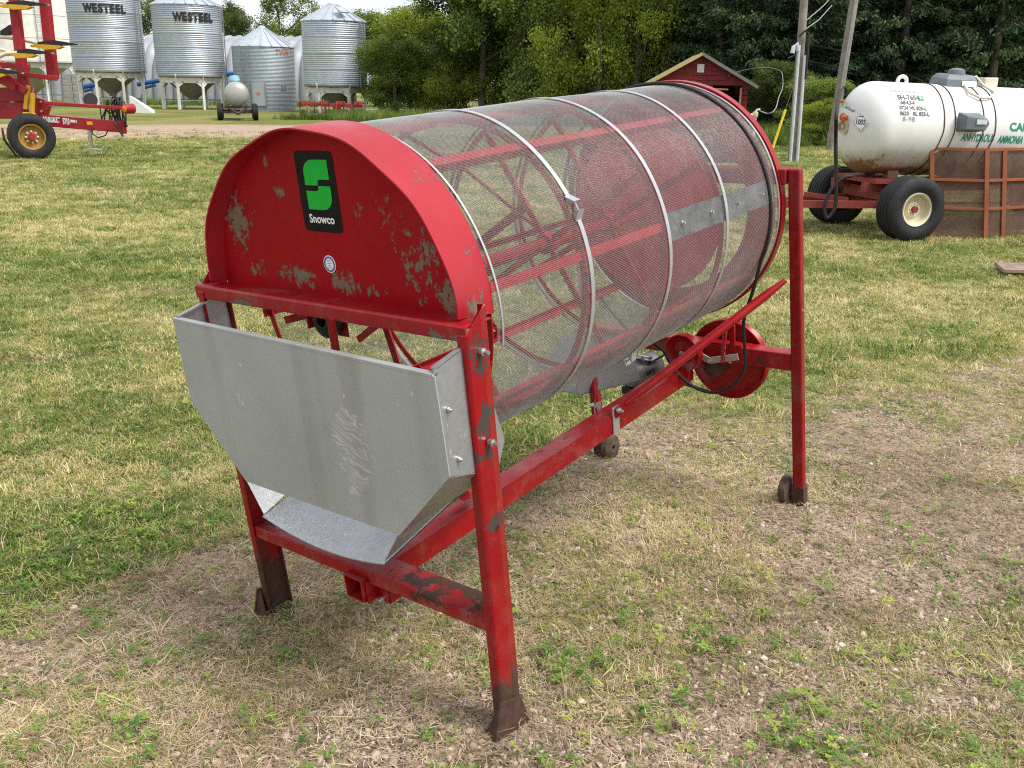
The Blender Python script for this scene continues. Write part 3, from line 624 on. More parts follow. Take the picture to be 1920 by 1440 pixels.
for s in (-1, 1):
    sp = MB(); x = s * 0.494
    sp.prism([(x, hf + 0.004, 1.016), (x, 0.06, 1.050), (x, 0.072, 0.88), (x, 0.100, 0.775), (x, 0.07, 0.715), (x, hf + 0.004, 0.762)], (-s * 0.003, 0, 0))
    sp.sweep([(0, -0.002), (-s * 0.014, -0.002), (-s * 0.014, 0.003), (0, 0.003)], (x, hf + 0.01, 1.017), (x, 0.0, 1.036), (1, 0, 0), (0, 0, 1))
    spo = sp.build('hopper_side', M_GALV, hop)
    for (yy, zz) in ((-0.075, 0.915), (-0.06, 0.79), (0.045, 0.99)): bolt('bolt', (s * 0.495, yy, zz), (s, 0, 0), 0.0065, 0.012, spo)
    sl = MB(); sl.prism([(s * 0.494, hf + 0.004, 0.764), (s * 0.302, hf + 0.004, 0.563), (s * 0.243, hf, 0.475), (s * 0.26, 0.20, 0.56), (s * 0.494, 0.07, 0.712)], (0.0, 0.0, -0.003)); sl.build('hopper_slope', M_GALV, hop)
fl = MB(); rows = []
for j in range(5):
    t = j / 4; u = hf - 0.004 + t * 0.35; row = []
    for i in range(13):
        k = i / 6 - 1; row.append(V((k * 0.246, u, 0.470 - 0.030 * (1 - k * k) * (1 - t * 0.5) + t * 0.075)))
    rows.append(row)
vs = [p_ for r_ in rows for p_ in r_]; n = len(vs); vs = vs + [p_ - V((0, 0, 0.003)) for p_ in vs]
fs = [(j * 13 + i, j * 13 + i + 1, (j + 1) * 13 + i + 1, (j + 1) * 13 + i) for j in range(4) for i in range(12)]; fs += [tuple(n + q for q in reversed(f)) for f in fs]
fs += [(i, n + i, n + i + 1, i + 1) for i in range(12)]
fl.add(vs, fs); fl.build('hopper_chute', galvanised('chute_sheet', (0.52, 0.55, 0.57), 0.36, 0.8, 0.15), hop, 30, fix=False)
# front bearing and its hangers
bb = MB(); bb.box((-0.078, 0.02, 1.0), (-0.070, 0.06, 1.08)); bb.box((-0.072, 0.045, 0.985), (0.05, 0.05, 1.072))
bb = bb.build('bearing_bracket', M_RED, gc, bevel=0.003)
MB().box((0.035, -0.004, 0.955), (0.062, 0.004, 1.08)).build('hanger_strap', M_RED, gc, bevel=0.003)
MB().lathe([(0.016, 0), (0.048, 0), (0.048, 0.02), (0.03, 0.03), (0.016, 0.03)], (-0.01, 0.044, 1.03), (0, -1, 0), 20).build('bearing', M_BLACK, bb, 30)
for (x, z) in ((-0.052, 1.02), (-0.045, 1.055), (-0.03, 0.992)): bolt('bolt', (x, 0.044, z), (0, -1, 0), 0.012 if x == -0.052 else 0.007, 0.014, bb, M_RUST if x == -0.052 else None)

# ---- the drum
drum = MB().tube([(0, u, WC(u)) for u in (0.03, 1.78)], 0.022, 12).build('drum', M_RED, gc, 40)   # shaft and everything on it
ds = painted('drum_red', (0.42, 0.010, 0.018), chips=0.62, dirt=0.35, rough=0.5, nsc=24)
def pol(u, a, r): return V((r * math.cos(R(a)), u, WC(u) + r * math.sin(R(a))))
tag(drum, 'red drum shaft with everything that turns on it')
for k in range(8):
    a = 10 + 45 * k; x = pol(0, a, 1) - V((0, 0, WC(0))); y = V((-x.z, 0, x.x))
    u1 = 1.70 if k else 1.0
    mb = MB().sweep([(0, -0.013), (0, 0.013), (-0.004, 0.013), (-0.004, -0.009), (-0.026, -0.009), (-0.026, -0.013)], pol(0.14, a, DR - 0.012), pol(u1, a, DR - 0.012), x, y)
    mb.build('long_bar', ds, drum)
g = MB().sweep([(0, -0.042), (0, 0.042), (-0.003, 0.042), (-0.003, -0.042)], pol(0.98, 9, DR - 0.006), pol(1.70, 9, DR - 0.006), pol(0, 9, 1) - V((0, 0, WC(0))), V((-math.sin(R(9)), 0, math.cos(R(9))))).build('seam_strip', simple('old_seam_strip', (0.17, 0.175, 0.172), 0.55, 0.3, 0.55, 22), drum)
for u in (1.06, 1.24, 1.42, 1.60): bolt('bolt', pol(u, 9, DR - 0.006), pol(0, 9, 1) - V((0, 0, WC(0))), 0.008, 0.012, g)
for u in (0.16, 0.555, 0.965, 1.33):
    c = V((0, u, WC(u)))
    MB().lathe([(DR - 0.030, -0.002), (DR - 0.012, -0.002), (DR - 0.012, 0.002), (DR - 0.030, 0.002)], c, (0, 1, 0), 72, closedprof=True).build('hoop', ds, drum, 40)
for u, a0 in ((0.20, -75), (0.42, -58), (0.95, -58), (1.30, -60)):
    for k in range(4):
        a = a0 + 90 * k; x = pol(0, a, 1) - V((0, 0, WC(0)))
        MB().bar(pol(u, a, 0.02), pol(u, a, DR - 0.02), 0.022, 0.006, (0, 1, 0)).build('spoke', ds, drum)
    MB().lathe([(0.02, -0.02), (0.034, -0.02), (0.034, 0.02), (0.02, 0.02)], (0, u, WC(u)), (0, 1, 0), 12, closedprof=True).build('hub_collar', ds, drum, 40)
for (a, u0, a2, u1) in ((100, 0.42, 145, 0.95), (190, 0.42, 235, 0.95), (280, 0.95, 325, 1.33), (145, 0.95, 190, 1.4)):
    MB().bar(pol(u0, a, DR - 0.03), pol(u1, a2, DR - 0.05), 0.016, 0.005).build('cross_rod', ds, drum)
# feed spreader disc
MB().lathe([(0.02, -0.03), (0.30, 0.0), (0.312, 0.004), (0.312, 0.008), (0.02, -0.024)], (0, 1.55, WC(1.55)), (0, 1, 0), 56, closedprof=True).build('spreader_disc', painted('disc_red', (0.62, 0.035, 0.04), chips=0.68, dirt=0.2, rough=0.6), drum, 30)
MB().lathe([(0.335, 0), (DR - 0.006, 0), (DR - 0.006, 0.004), (0.335, 0.004)], (0, 1.705, WC(1.7)), (0, 1, 0), 72, closedprof=True).build('end_ring', ds, drum, 30)
MB().lathe([(DR + 0.001, 0), (DR + 0.011, 0.0), (DR + 0.011, 0.032), (DR + 0.001, 0.032)], (0, 1.728, WC(1.74)), (0, 1, 0), 96, closedprof=True).build('rim_ring', M_RED, drum, 30)
# woven wire screen: real wires, too fine to be single parts
nl, r_w = 600, 0.00040
rings = np.arange(0.16, 1.715, 0.0044); S = 84
def ringverts(u0, rr0, wob):
    th = np.linspace(0, 2 * np.pi, S, endpoint=False); out = []
    sag = 1 + 0.004 * np.sin(th * 3 + u0 * 4) + 0.002 * np.sin(th * 7 + u0 * 9)
    if u0 > 1.4: sag = sag + 0.006 * np.exp(-((np.degrees(th) - 80) / 22) ** 2) * np.sin(u0 * 30) * (u0 - 1.4)
    for k in range(3):
        p = k * 2.0944; rad = (DR + rr0 + r_w * np.cos(p)) * sag; out.append(np.stack([rad * np.cos(th), np.full(S, u0 + r_w * np.sin(p)), WC(u0) + rad * np.sin(th)], -1))
    return np.stack(out, 1)            # S,3,3
VV = np.concatenate([ringverts(u, 0, 0).reshape(-1, 3) for u in rings]); nr = len(rings)
base = (np.arange(nr) * S * 3)[:, None, None]; i = np.arange(S)[None, :, None]; k = np.arange(3)[None, None, :]; j = (i + 1) % S; l = (k + 1) % 3
FF = np.stack([base + i * 3 + k, base + j * 3 + k, base + j * 3 + l, base + i * 3 + l], -1).reshape(-1, 4)
us = np.linspace(0.16, 1.712, 24); th = np.linspace(0, 2 * np.pi, nl, endpoint=False); LV = []
for u in us:
    sag = 1 + 0.004 * np.sin(th * 3 + u * 4) + 0.002 * np.sin(th * 7 + u * 9)
    if u > 1.4: sag = sag + 0.006 * np.exp(-((np.degrees(th) - 80) / 22) ** 2) * np.sin(u * 30) * (u - 1.4)
    row = []
    for k in range(3):
        p = k * 2.0944; rad = (DR + 0.0009 + r_w * np.cos(p)) * sag; ta = th + r_w * np.sin(p) / DR; row.append(np.stack([rad * np.cos(ta), np.full(nl, u), WC(u) + rad * np.sin(ta)], -1))
    LV.append(np.stack(row, 1))
LV = np.stack(LV, 0)                    # 24, nl, 3, 3
q = len(us); idx = np.arange(q * nl * 3).reshape(q, nl, 3)
LF = np.stack([idx[:-1], idx[1:], np.roll(idx[1:], -1, 2), np.roll(idx[:-1], -1, 2)], -1).reshape(-1, 4) + len(VV)
VV = np.concatenate([VV, LV.reshape(-1, 3)]); FF = np.concatenate([FF, LF])
me = bpy.data.meshes.new('drum_screen'); me.vertices.add(len(VV)); me.vertices.foreach_set('co', VV.astype(np.float32).reshape(-1)); me.loops.add(FF.size); me.loops.foreach_set('vertex_index', FF.reshape(-1).astype(np.int32))
me.polygons.add(len(FF)); me.polygons.foreach_set('loop_start', np.arange(0, FF.size, 4)); me.update(); me.materials.append(M_WIRE)
scr = bpy.data.objects.new('drum_screen', me); COL.objects.link(scr); scr.parent = drum; tag(scr, 'fine grey wire screen round the drum', kind='stuff')
# galvanised bands with clamps
for u, ba in ((0.175, None), (0.555, 26), (0.965, -52), (1.33, None), (1.715, None)):
    wd = 0.003 if u == 0.175 else 0.005 if u == 1.715 else 0.008; rb = DR + 0.0035
    a0, a1 = ((-8, 188) if u < 0.2 else (0, 360)) if ba is None else (ba + 3.2, ba + 356.8)
    n = 96; mb = MB(); vs = []; sg = lambda a: 1 + 0.004 * math.sin(R(a) * 3 + u * 4) + 0.002 * math.sin(R(a) * 7 + u * 9)
    for i in range(n + 1):
        a = a0 + (a1 - a0) * i / n; r1 = rb * sg(a)
        for (dr, du) in ((0, -wd), (0.0022, -wd), (0.0022, wd), (0, wd)): vs.append(pol(u, a, r1 + dr) + V((0, du, 0)))
    mb.add(vs, [(i * 4 + k, (i + 1) * 4 + k, (i + 1) * 4 + (k + 1) % 4, i * 4 + (k + 1) % 4) for i in range(n) for k in range(4)])
    bo = mb.build('clamp_band', M_GALV2, drum, 30)
    if ba is not None:
        for s in (-1, 1):
            r1 = rb * sg(ba)
            lg = MB(); lg.prism([pol(u - 0.014, ba + s * 1.3, r1), pol(u - 0.014, ba + s * 4.6, r1), pol(u - 0.014, ba + s * 3.6, r1 + 0.006), pol(u - 0.014, ba + s * 1.5, r1 + 0.022)], (0, 0.028, 0)); lg.build('clamp_lug', M_GALV2, bo)
        MB().tube([pol(u, ba - 2.6, rb + 0.012), pol(u, ba + 2.6, rb + 0.012)], 0.003, 6).build('clamp_bolt', M_STEEL, bo, 40)
for o_d in drum.children_recursive:                    # the drum is a touch narrower towards the rear
    me_d = o_d.data; n_d = len(me_d.vertices); co_d = np.empty(n_d * 3, np.float32); me_d.vertices.foreach_get('co', co_d); co_d = co_d.reshape(-1, 3)
    if o_d.get('tapered') or me_d.get('tapered'): continue
    me_d['tapered'] = 1; k_d = 1.008 - 0.0225 * co_d[:, 1]; wc_d = 1.047 - 0.0235 * co_d[:, 1]
    co_d[:, 0] *= k_d; co_d[:, 2] = wc_d + (co_d[:, 2] - wc_d) * k_d; me_d.vertices.foreach_set('co', co_d.reshape(-1)); me_d.update()
# drive belt round the drum, hanging in a loop
pts = [pol(1.645, a, DR * 0.972 + 0.006) for a in range(-24, 216, 6)]
dn = [inv(*q_) for q_ in ((1238, 652, 1, 1.66), (1262, 690, 1, 1.68), (1300, 725, 1, 1.70), (1342, 736, 1, 1.71), (1378, 720, 1, 1.71), (1396, 690, 1, 1.71), (1396, 650, 1, 1.70), (1394, 605, 1, 1.67), (1403, 572, 1, 1.65), (1415, 535, 1, 1.645))]
def cat(P, n=6):
    out = []; m_ = len(P)
    for i in range(m_):
        p0, p1, p2, p3 = P[(i - 1) % m_], P[i], P[(i + 1) % m_], P[(i + 2) % m_]
        for k in range(n):
            t = k / n; out.append(0.5 * ((2 * p1) + (-p0 + p2) * t + (2 * p0 - 5 * p1 + 4 * p2 - p3) * t * t + (-p0 + 3 * p1 - 3 * p2 + p3) * t ** 3))
    return out
left = [V((-0.33, 1.655, 0.66)), V((-0.18, 1.66, 0.50))]
MB().tube(cat(pts + left + dn, 4), 0.0064, 8, closed=True).build('drive_belt', M_BLACK, gc, 60)
# ---- rear frame
M_REAR = painted('red_rear_leg_paint', (0.245, 0.0012, 0.006), chips=0.66, dirt=0.3, rough=0.34, rustz=-0.12, nsc=20)
for s in (-1, 1):
    leg = MB().bar((s * 0.475, 1.765, 1.14), (s * 0.478, 1.842, -0.17), 0.036, 0.044, (1, 0, 0)).build('rear_leg', M_REAR, gc, bevel=0.007)
    MB().bar((s * 0.478, 1.839, -0.115), (s * 0.478, 1.844, -0.195), 0.043, 0.052, (1, 0, 0)).build('leg_shoe', M_RUST, leg, bevel=0.003)
    bolt('bolt', (s * 0.494, 1.795, 0.62), (s, 0, 0), 0.0065, 0.009, leg)
    MB().lathe([(0.012, -0.018), (0.045, -0.02), (0.058, -0.013), (0.060, 0), (0.058, 0.013), (0.045, 0.02), (0.012, 0.018)], (s * 0.425, 1.843, -0.146), (1, 0, 0), 22, closedprof=True).build('ground_wheel', simple('rusty_wheel', (0.095, 0.065, 0.046), 0.85, 0.1, 0.6, 40, bmp=0.6), gc, 35)
MB().box((-0.452, 1.735, 1.085), (0.452, 1.80, 1.14)).build('rear_top_bar', M_REAR, gc, bevel=0.005)
MB().box((-0.455, 1.80, 0.372), (0.458, 1.866, 0.440)).build('rear_crossbar', M_BEAM, gc, bevel=0.005)
# rear hood: arched plate behind the drum
hoodp = [(0.31 * math.cos(R(180 * i / 40)), 1.83, 1.143 + 0.23 * math.sin(R(180 * i / 40))) for i in range(41)]
MB().prism(hoodp, (0, 0.004, 0)).build('rear_plate', painted('faded_rear_plate', (0.36, 0.20, 0.15), chips=0.7, rough=0.6, coat=0), gc)
# braces from the beam to the rear legs, with flattened ends and a strap
for s in (-1, 1):
    p0, p1 = V((s * 0.046, 1.225, 0.352)), V((s * 0.452, 1.742, 0.742))
    br = MB().tube([p0 + (p1 - p0) * t for t in (0.05, 0.10, 0.14, 0.88, 0.93, 1.0)], [0.010, 0.013, 0.0165, 0.0165, 0.013, 0.010], 12).build('brace', M_RED, gc, 50)
    MB().bar(p0 - (p1 - p0) * 0.02 - V((0, 0, 0.012)), p0 + (p1 - p0) * 0.09, 0.008, 0.034, (0, 0, 1)).build('brace_end', M_RED, br, bevel=0.002)
    bolt('bolt', p0 + V((s * 0.004, 0, 0)), (s, 0, 0), 0.010, 0.024, br)
    MB().box((s * 0.0375, 1.205, 0.262), (s * 0.0415, 1.245, 0.365)).build('strap', M_GALV2, br)
p0, p1 = V((-0.02, 0.47, 0.345)), V((-0.48, 0.06, 0.66))
MB().tube([p0, p0 + (p1 - p0) * 0.06, p1], [0.011, 0.016, 0.016], 12).build('front_brace', M_RED, gc, 50)
q0_, q1_ = inv(900, 919, 0, 0.045), V((0.30, 0.14, 0.56)); fb_ = MB().tube([q0_, q0_ + (q1_ - q0_) * 0.1, q1_], [0.010, 0.015, 0.015], 12).build('front_brace', M_RED, gc, 50)
bolt('bolt', q0_, (1, 0, 0), 0.009, 0.02, fb_)
# big pulley, idler, tension arm, spring
PV = V((0.152, 1.885, 0.352))
big = MB().lathe([(0.02, 0.0), (0.12, 0.012), (0.145, 0.004), (0.160, -0.012), (0.166, -0.012), (0.158, 0.006), (0.166, 0.022), (0.160, 0.024), (0.145, 0.016), (0.02, 0.016)], PV, (0, 1, 0), 56, closedprof=True).build('drive_pulley', M_RED, gc, 30)
hubp = inv(1330, 695, 1, 1.79); MB().lathe([(0, 0.09), (0.036, 0.09), (0.036, 0.012), (0.028, 0.0), (0.012, -0.004), (0.012, -0.018), (0, -0.018)], (hubp.x, 1.80, hubp.z), (0, 1, 0), 18).build('pulley_hub', M_RUST, big, 30)
IV = inv(1280, 662, 1, 1.74)
idl = MB().lathe([(0.012, 0.0), (0.045, 0.008), (0.066, 0.0), (0.076, -0.012), (0.079, -0.010), (0.070, 0.006), (0.079, 0.022), (0.074, 0.024), (0.045, 0.016), (0.012, 0.016)], IV, (0, 1, 0), 36, closedprof=True).build('idler_pulley', M_RED, gc, 30)
bolt('bolt', IV, (0, -1, 0), 0.012, 0.02, idl)
a0, a1, a2 = inv(1309, 664, 1, 1.765), inv(1330, 676, 1, 1.765), inv(1384, 669, 1, 1.765)
arm = MB(); arm.bar(a0, a1, 0.006, 0.026, (0, 0, 1)); arm.bar(a1, a2, 0.006, 0.026, (0, 0, 1)); arm = arm.build('tension_arm', M_GALV2, gc, bevel=0.001)
bolt('bolt', a1 + V((0, -0.003, 0.0)), (0, -1, 0), 0.009, 0.014, arm)
MB().prism([inv(1318, 650, 1, 1.86), inv(1392, 652, 1, 1.86), V((0.25, 1.80, 0.442)), V((0.085, 1.80, 0.442))], (0, 0, 0.004)).build('mount_plate', M_RED, gc)
MB().bar(inv(1374, 668, 1, 1.80), inv(1373, 610, 1, 1.80), 0.022, 0.010, (0, 1, 0)).build('upright_lug', M_RED, gc, bevel=0.002)
s0, s1 = inv(1354, 682, 1, 1.755), inv(1361, 606, 1, 1.755); hel = []
for i in range(220):
    t = i / 219; c_ = s0 + (s1 - s0) * t; hel.append(c_ + V((0.0075 * math.cos(t * 2 * math.pi * 22), 0.0075 * math.sin(t * 2 * math.pi * 22), 0)))
MB().tube(hel, 0.0018, 5).build('tension_spring', M_RED, gc, 60)
# motor with its galvanised guard
gp = [inv(x_, y_, 0, -0.10) for x_, y_ in ((1086, 742), (1202, 714), (1186, 668), (1150, 646), (1108, 640), (1072, 690))]
gd = MB(); gd.prism(gp, (-0.003, 0, 0)); gd.prism([gp[0], gp[1], gp[1] + V((-0.10, 0, 0.005)), gp[0] + V((-0.10, 0, 0.005))], (0, 0, 0.003)); gd.prism([gp[4], gp[5], gp[5] + V((-0.12, 0, 0.01)), gp[4] + V((-0.12, 0, 0.01))], (0, 0, 0.003))
gd.build('motor_guard', galvanised('guard_sheet', (0.33, 0.36, 0.34), 0.5, 0.4), gc)
mc = inv(1203, 694, 0, -0.16); mo = MB().lathe([(0, 0.09), (0.045, 0.088), (0.058, 0.07), (0.058, -0.06), (0.045, -0.078), (0, -0.08)], mc, (0.3, 1, 0.1), 24).build('motor', simple('motor_grey', (0.17, 0.175, 0.19), 0.5, 0.2), gc, 35)
for k in range(5):
    a = k * 0.5 - 1.0; MB().box((mc.x + 0.056, mc.y - 0.05 + k * 0.022, mc.z + 0.0), (mc.x + 0.0595, mc.y - 0.04 + k * 0.022, mc.z + 0.018)).build('vent_slot', M_BLACK, mo)
mpv = inv(1207, 675, 0, -0.14)
MB().lathe([(0.008, 0), (0.03, 0.0), (0.036, 0.004), (0.03, 0.010), (0.036, 0.016), (0.03, 0.02), (0.008, 0.02)], mpv, (0.05, 0.35, 0.9), 22, closedprof=True).build('motor_pulley', M_STEEL, mo, 30)
MB().box((mc.x - 0.05, mc.y - 0.08, mc.z - 0.085), (mc.x + 0.05, mc.y + 0.08, mc.z - 0.055)).build('motor_base', M_BLACK, mo)
for (q0, q1) in (((1214, 684, 0, -0.12), (1308, 628, 1, 1.89)), ((1216, 700, 0, -0.12), (1330, 734, 1, 1.89))):
    MB().tube([inv(*q0), inv(*q1)], 0.0055, 6).build('motor_belt', M_BLACK, gc, 60)

# ================================================================== GRAIN BINS
M_BIN = galvanised('bin_steel', (0.46, 0.51, 0.57), 0.50, 0.6, 0.12, 0.05)
BINV = [galvanised('bin_steel_%d' % i, tuple(c * k for c in (0.46, 0.51, 0.57)), ro, 0.6, st, 0.05 + 0.02 * i) for i, (k, ro, st) in enumerate(((1.0, 0.50, 0.12), (0.88, 0.46, 0.3), (1.08, 0.54, 0.1), (0.94, 0.5, 0.22)))]
M_BIND = galvanised('old_bin_steel', (0.36, 0.41, 0.45), 0.55, 0.5, 0.3, 0.08)
M_ROOF = galvanised('bin_roof_steel', (0.48, 0.53, 0.58), 0.52, 0.5, 0.15, 0.06)
M_CREAM = painted('cream_leg_paint', (0.74, 0.74, 0.70), chips=0.72, chip=(0.2, 0.13, 0.08), dirt=0.3, rough=0.5, nsc=6, coat=0)
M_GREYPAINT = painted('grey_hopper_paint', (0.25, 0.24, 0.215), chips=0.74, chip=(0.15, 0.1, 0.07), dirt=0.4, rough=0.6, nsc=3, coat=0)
M_BLACKINK = simple('black_sign_paint', (0.012, 0.012, 0.013), 0.5, 0, 0.2, 3)
M_ORANGE = simple('orange_spray', (0.62, 0.15, 0.03), 0.6, 0, 0.15, 6)
M_LADDER = simple('ladder_steel', (0.30, 0.32, 0.34), 0.5, 0.6, 0.2, 4)
def corrugated(r, z0, z1, pitch, amp, seg=72, per=6):
    n = max(2, int((z1 - z0) / pitch * per)); return MB().lathe([(r + amp * math.sin(2 * math.pi * per_i / per), z0 + (z1 - z0) * per_i / n) for per_i in range(n + 1)], (0, 0, 0), (0, 0, 1), seg)
def bin_roof(t, r, z, rise, n, mat, cap=0.28):
    ro = MB().lathe([(cap, z + rise), (r + 0.06, z - 0.02), (r + 0.06, z - 0.05), (r - 0.02, z - 0.05)], (0, 0, 0), (0, 0, 1), n).build('roof', mat, t)
    for k in range(n):
        a = 2 * math.pi * k / n; d = V((math.cos(a), math.sin(a), 0)); x0 = V((0, 0, 1)).orthogonal().normalized()
        ax = V((1, 0, 0)) * d.x + V((0, 1, 0)) * d.y
        MB().bar(ax * cap + V((0, 0, z + rise + 0.015)), ax * (r + 0.07) + V((0, 0, z - 0.005)), 0.05, 0.05).build('roof_rib', mat, ro)
    MB().lathe([(0, rise + 0.12), (cap * 0.9, rise + 0.10), (cap * 1.15, rise + 0.02), (cap * 1.15, rise - 0.04)], (0, 0, z), (0, 0, 1), 20).build('roof_cap', mat, ro, 40)
    return ro
def face_az(c): return math.atan2(-c.y, -c.x)            # direction from the bin to the camera
def ladder(parent, r, az, z0, z1, mat, wd=0.36, cage=False, off=0.12):
    d = V((math.cos(az), math.sin(az), 0)); s = V((-d.y, d.x, 0)); m = MB()
    for k in (-1, 1): m.bar(d * (r + off) + s * wd / 2 * k + V((0, 0, z0)), d * (r + off) + s * wd / 2 * k + V((0, 0, z1)), 0.04, 0.05, d)
    lo = m.build('ladder', mat, parent); z = z0 + 0.2
    rung = MB()
    while z < z1: rung.bar(d * (r + off) - s * wd / 2 + V((0, 0, z)), d * (r + off) + s * wd / 2 + V((0, 0, z)), 0.025, 0.025); z += 0.3
    tag(rung.build('rung', mat, lo), None, kind='stuff')
    return lo
def bend(r, az0, z0, lift=0.03): return lambda x, y: V(((r + lift) * math.cos(az0 + x / r), (r + lift) * math.sin(az0 + x / r), z0 + y))
def hopper_bin(name, label, c, r, zb, zt, rise, legs, wallmat, hopmat, legmat, nrib, group, cone=1.35, laz=None, corr=True, top_ring=0.5):
    t = thing(name, label, 'grain bin', c, 0, group); az = face_az(c)
    if corr:                                    # rings of rolled sheet, each weathered a little differently
        nr_ = max(3, round((zt - zb) / 0.84)); hh = (zt - zb) / nr_
        for k in range(nr_):
            corrugated(r - 0.004 * (k % 2), zb + hh * k, zb + hh * (k + 1) - 0.012, 0.105, 0.011).build('wall_sheet', BINV[(k * 2 + int(c.x)) % 4], t, 60)
            MB().lathe([(r - 0.006, zb + hh * k - 0.02), (r + 0.022, zb + hh * k - 0.02), (r + 0.022, zb + hh * k + 0.02), (r - 0.006, zb + hh * k + 0.02)], (0, 0, 0), (0, 0, 1), 72, closedprof=True).build('sheet_joint', M_BIN, t, 40)
    else: MB().lathe([(r, zb), (r, zt)], (0, 0, 0), (0, 0, 1), 96).build('wall', wallmat, t, 60)
    bin_roof(t, r, zt, rise, nrib, M_ROOF if corr else wallmat)
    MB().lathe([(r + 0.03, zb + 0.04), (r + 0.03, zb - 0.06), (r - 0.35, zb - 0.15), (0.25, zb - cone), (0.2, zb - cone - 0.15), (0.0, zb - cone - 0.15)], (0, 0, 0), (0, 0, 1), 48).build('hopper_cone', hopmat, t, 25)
    for k in range(legs):
        a = az + 2 * math.pi * (k + 0.42) / legs; b = az + 2 * math.pi * (k + 1.42) / legs; d, e = V((math.cos(a), math.sin(a), 0)), V((math.cos(b), math.sin(b), 0))
        rl = r - 0.16; lg = MB(); lg.bar(d * rl, d * rl + V((0, 0, zb - 0.12)), 0.13, 0.13, d)
        lg.bar(d * rl + V((0, 0, zb - 0.62)), d * rl + (e - d).normalized() * 0.34 + V((0, 0, zb - 0.34)), 0.10, 0.14); lg.bar(d * rl + V((0, 0, zb - 0.62)), d * rl - (V((math.cos(a), math.sin(a), 0)) - V((math.cos(2 * a - b), math.sin(2 * a - b), 0))).normalized() * 0.34 + V((0, 0, zb - 0.34)), 0.10, 0.14)
        lo = lg.build('leg', legmat, t)
        MB().bar(d * rl + V((0, 0, zb - 0.27)), e * rl + V((0, 0, zb - 0.27)), 0.10, 0.30).build('ring_beam', legmat, t)
        MB().bar(d * (rl + 0.02) + V((0, 0, zb - 0.42)), d * (r + 0.08) + V((0, 0, zb + 0.06)), 0.05, 0.08).build('gusset', legmat, lo)
        MB().bar(d * (rl - 0.02) + V((0, 0, 0.52)), e * (rl - 0.02) + V((0, 0, 0.52)), 0.05, 0.05).build('skid_rail', M_LADDER, t)
    return t, az
def sign(t, r, az0, z0, size, adv):
    x = -adv * 3.25
    for ch in 'WESTEEL':
        w_ = adv * (1.5 if ch == 'W' else 1.0); text_obj(ch, size, bend(r, az0 + (x + w_ / 2) / r, z0), M_BLACKINK, 'letter', t, bold=0.034, cut=0.15, sx=0.86 if ch != 'W' else 0.74); x += w_
c1 = at(213, 190, 63.0); c1.z = 0
s1, az = hopper_bin('hopper_bin', 'galvanised hopper bin with black lettering, between white bin and its lettered twin', c1, 2.13, 2.16, 6.35, 1.0, 8, M_BIN, M_GREYPAINT, M_CREAM, 20, 'hopper bottom grain bins')
sign(s1, 2.15, az - 0.05, 5.66, 0.66, 0.325)
ladder(s1, 2.13, az + 0.98, 1.6, 6.3, M_LADDER)
c2 = at(364, 203, 61.0); c2.z = 0
s2, az = hopper_bin('hopper_bin', 'galvanised lettered hopper bin left of the low bin with a door', c2, 1.99, 1.93, 5.88, 0.95, 8, M_BIN, M_GREYPAINT, M_CREAM, 20, 'hopper bottom grain bins')
sign(s2, 2.01, az + 0.13, 5.12, 0.63, 0.31)
ladder(s2, 1.99, az + 1.22, 1.3, 5.8, M_LADDER)
c4 = at(632, 214, 57.0); c4.z = 0
s4, az = hopper_bin('hopper_bin', 'galvanised hopper bin without lettering, furthest right by the trees', c4, 1.76, 1.50, 4.88, 0.85, 6, M_BIN, M_GREYPAINT, M_CREAM, 18, 'hopper bottom grain bins', cone=1.2)
ladder(s4, 1.76, az + 0.92, 1.3, 4.8, M_LADDER)
MB().bar(V((0.5, -1.1, 5.55)), V((0.9, -1.5, 5.25)), 0.5, 0.06).build('roof_hatch', M_ROOF, s4)
# low bin standing on the ground
c3 = at(500, 208, 60.5); c3.z = 0; r3 = 1.80
s3 = thing('storage_bin', 'low galvanised bin with a door and orange lettering between the hopper bins', 'grain bin', c3); az = face_az(c3)
corrugated(r3, 0.0, 3.62, 0.075, 0.009).build('wall', M_BIND, s3, 60); bin_roof(s3, r3, 3.62, 1.05, 18, M_ROOF, 0.2)
text_obj('TWIS', 0.44, bend(r3, az + 0.66, 3.26), M_ORANGE, 'lettering', s3, bold=0.0, cut=0.12, sx=0.95)
text_obj('22', 0.42, bend(r3, az + 0.62, 1.28), simple('faded_ink', (0.12, 0.13, 0.14), 0.6), 'number', s3, cut=0.12)
ladder(s3, r3, az - 0.62, 0.3, 3.45, M_LADDER, 0.5)
def bpatch(r, a0, a1, z0, z1, th, n=6):
    vs = []
    for i in range(n + 1):
        a = a0 + (a1 - a0) * i / n; d = V((math.cos(a), math.sin(a), 0))
        vs += [d * r + V((0, 0, z0)), d * (r + th) + V((0, 0, z0)), d * (r + th) + V((0, 0, z1)), d * r + V((0, 0, z1))]
    return MB().add(vs, [(i * 4 + k, (i + 1) * 4 + k, (i + 1) * 4 + (k + 1) % 4, i * 4 + (k + 1) % 4) for i in range(n) for k in range(4)] + [(0, 1, 2, 3), (n * 4, n * 4 + 1, n * 4 + 2, n * 4 + 3)])
dr = bpatch(r3, az - 0.40, az - 0.02, 0.28, 1.55, 0.09).build('door', simple('door_steel', (0.40, 0.43, 0.46), 0.5, 0.5, 0.1, 2), s3)
bpatch(r3 + 0.02, az - 0.43, az - 0.40, 0.22, 1.62, 0.10, 1).build('door_frame', M_LADDER, dr); bpatch(r3 + 0.02, az - 0.02, az + 0.01, 0.22, 1.62, 0.10, 1).build('door_frame', M_LADDER, dr)
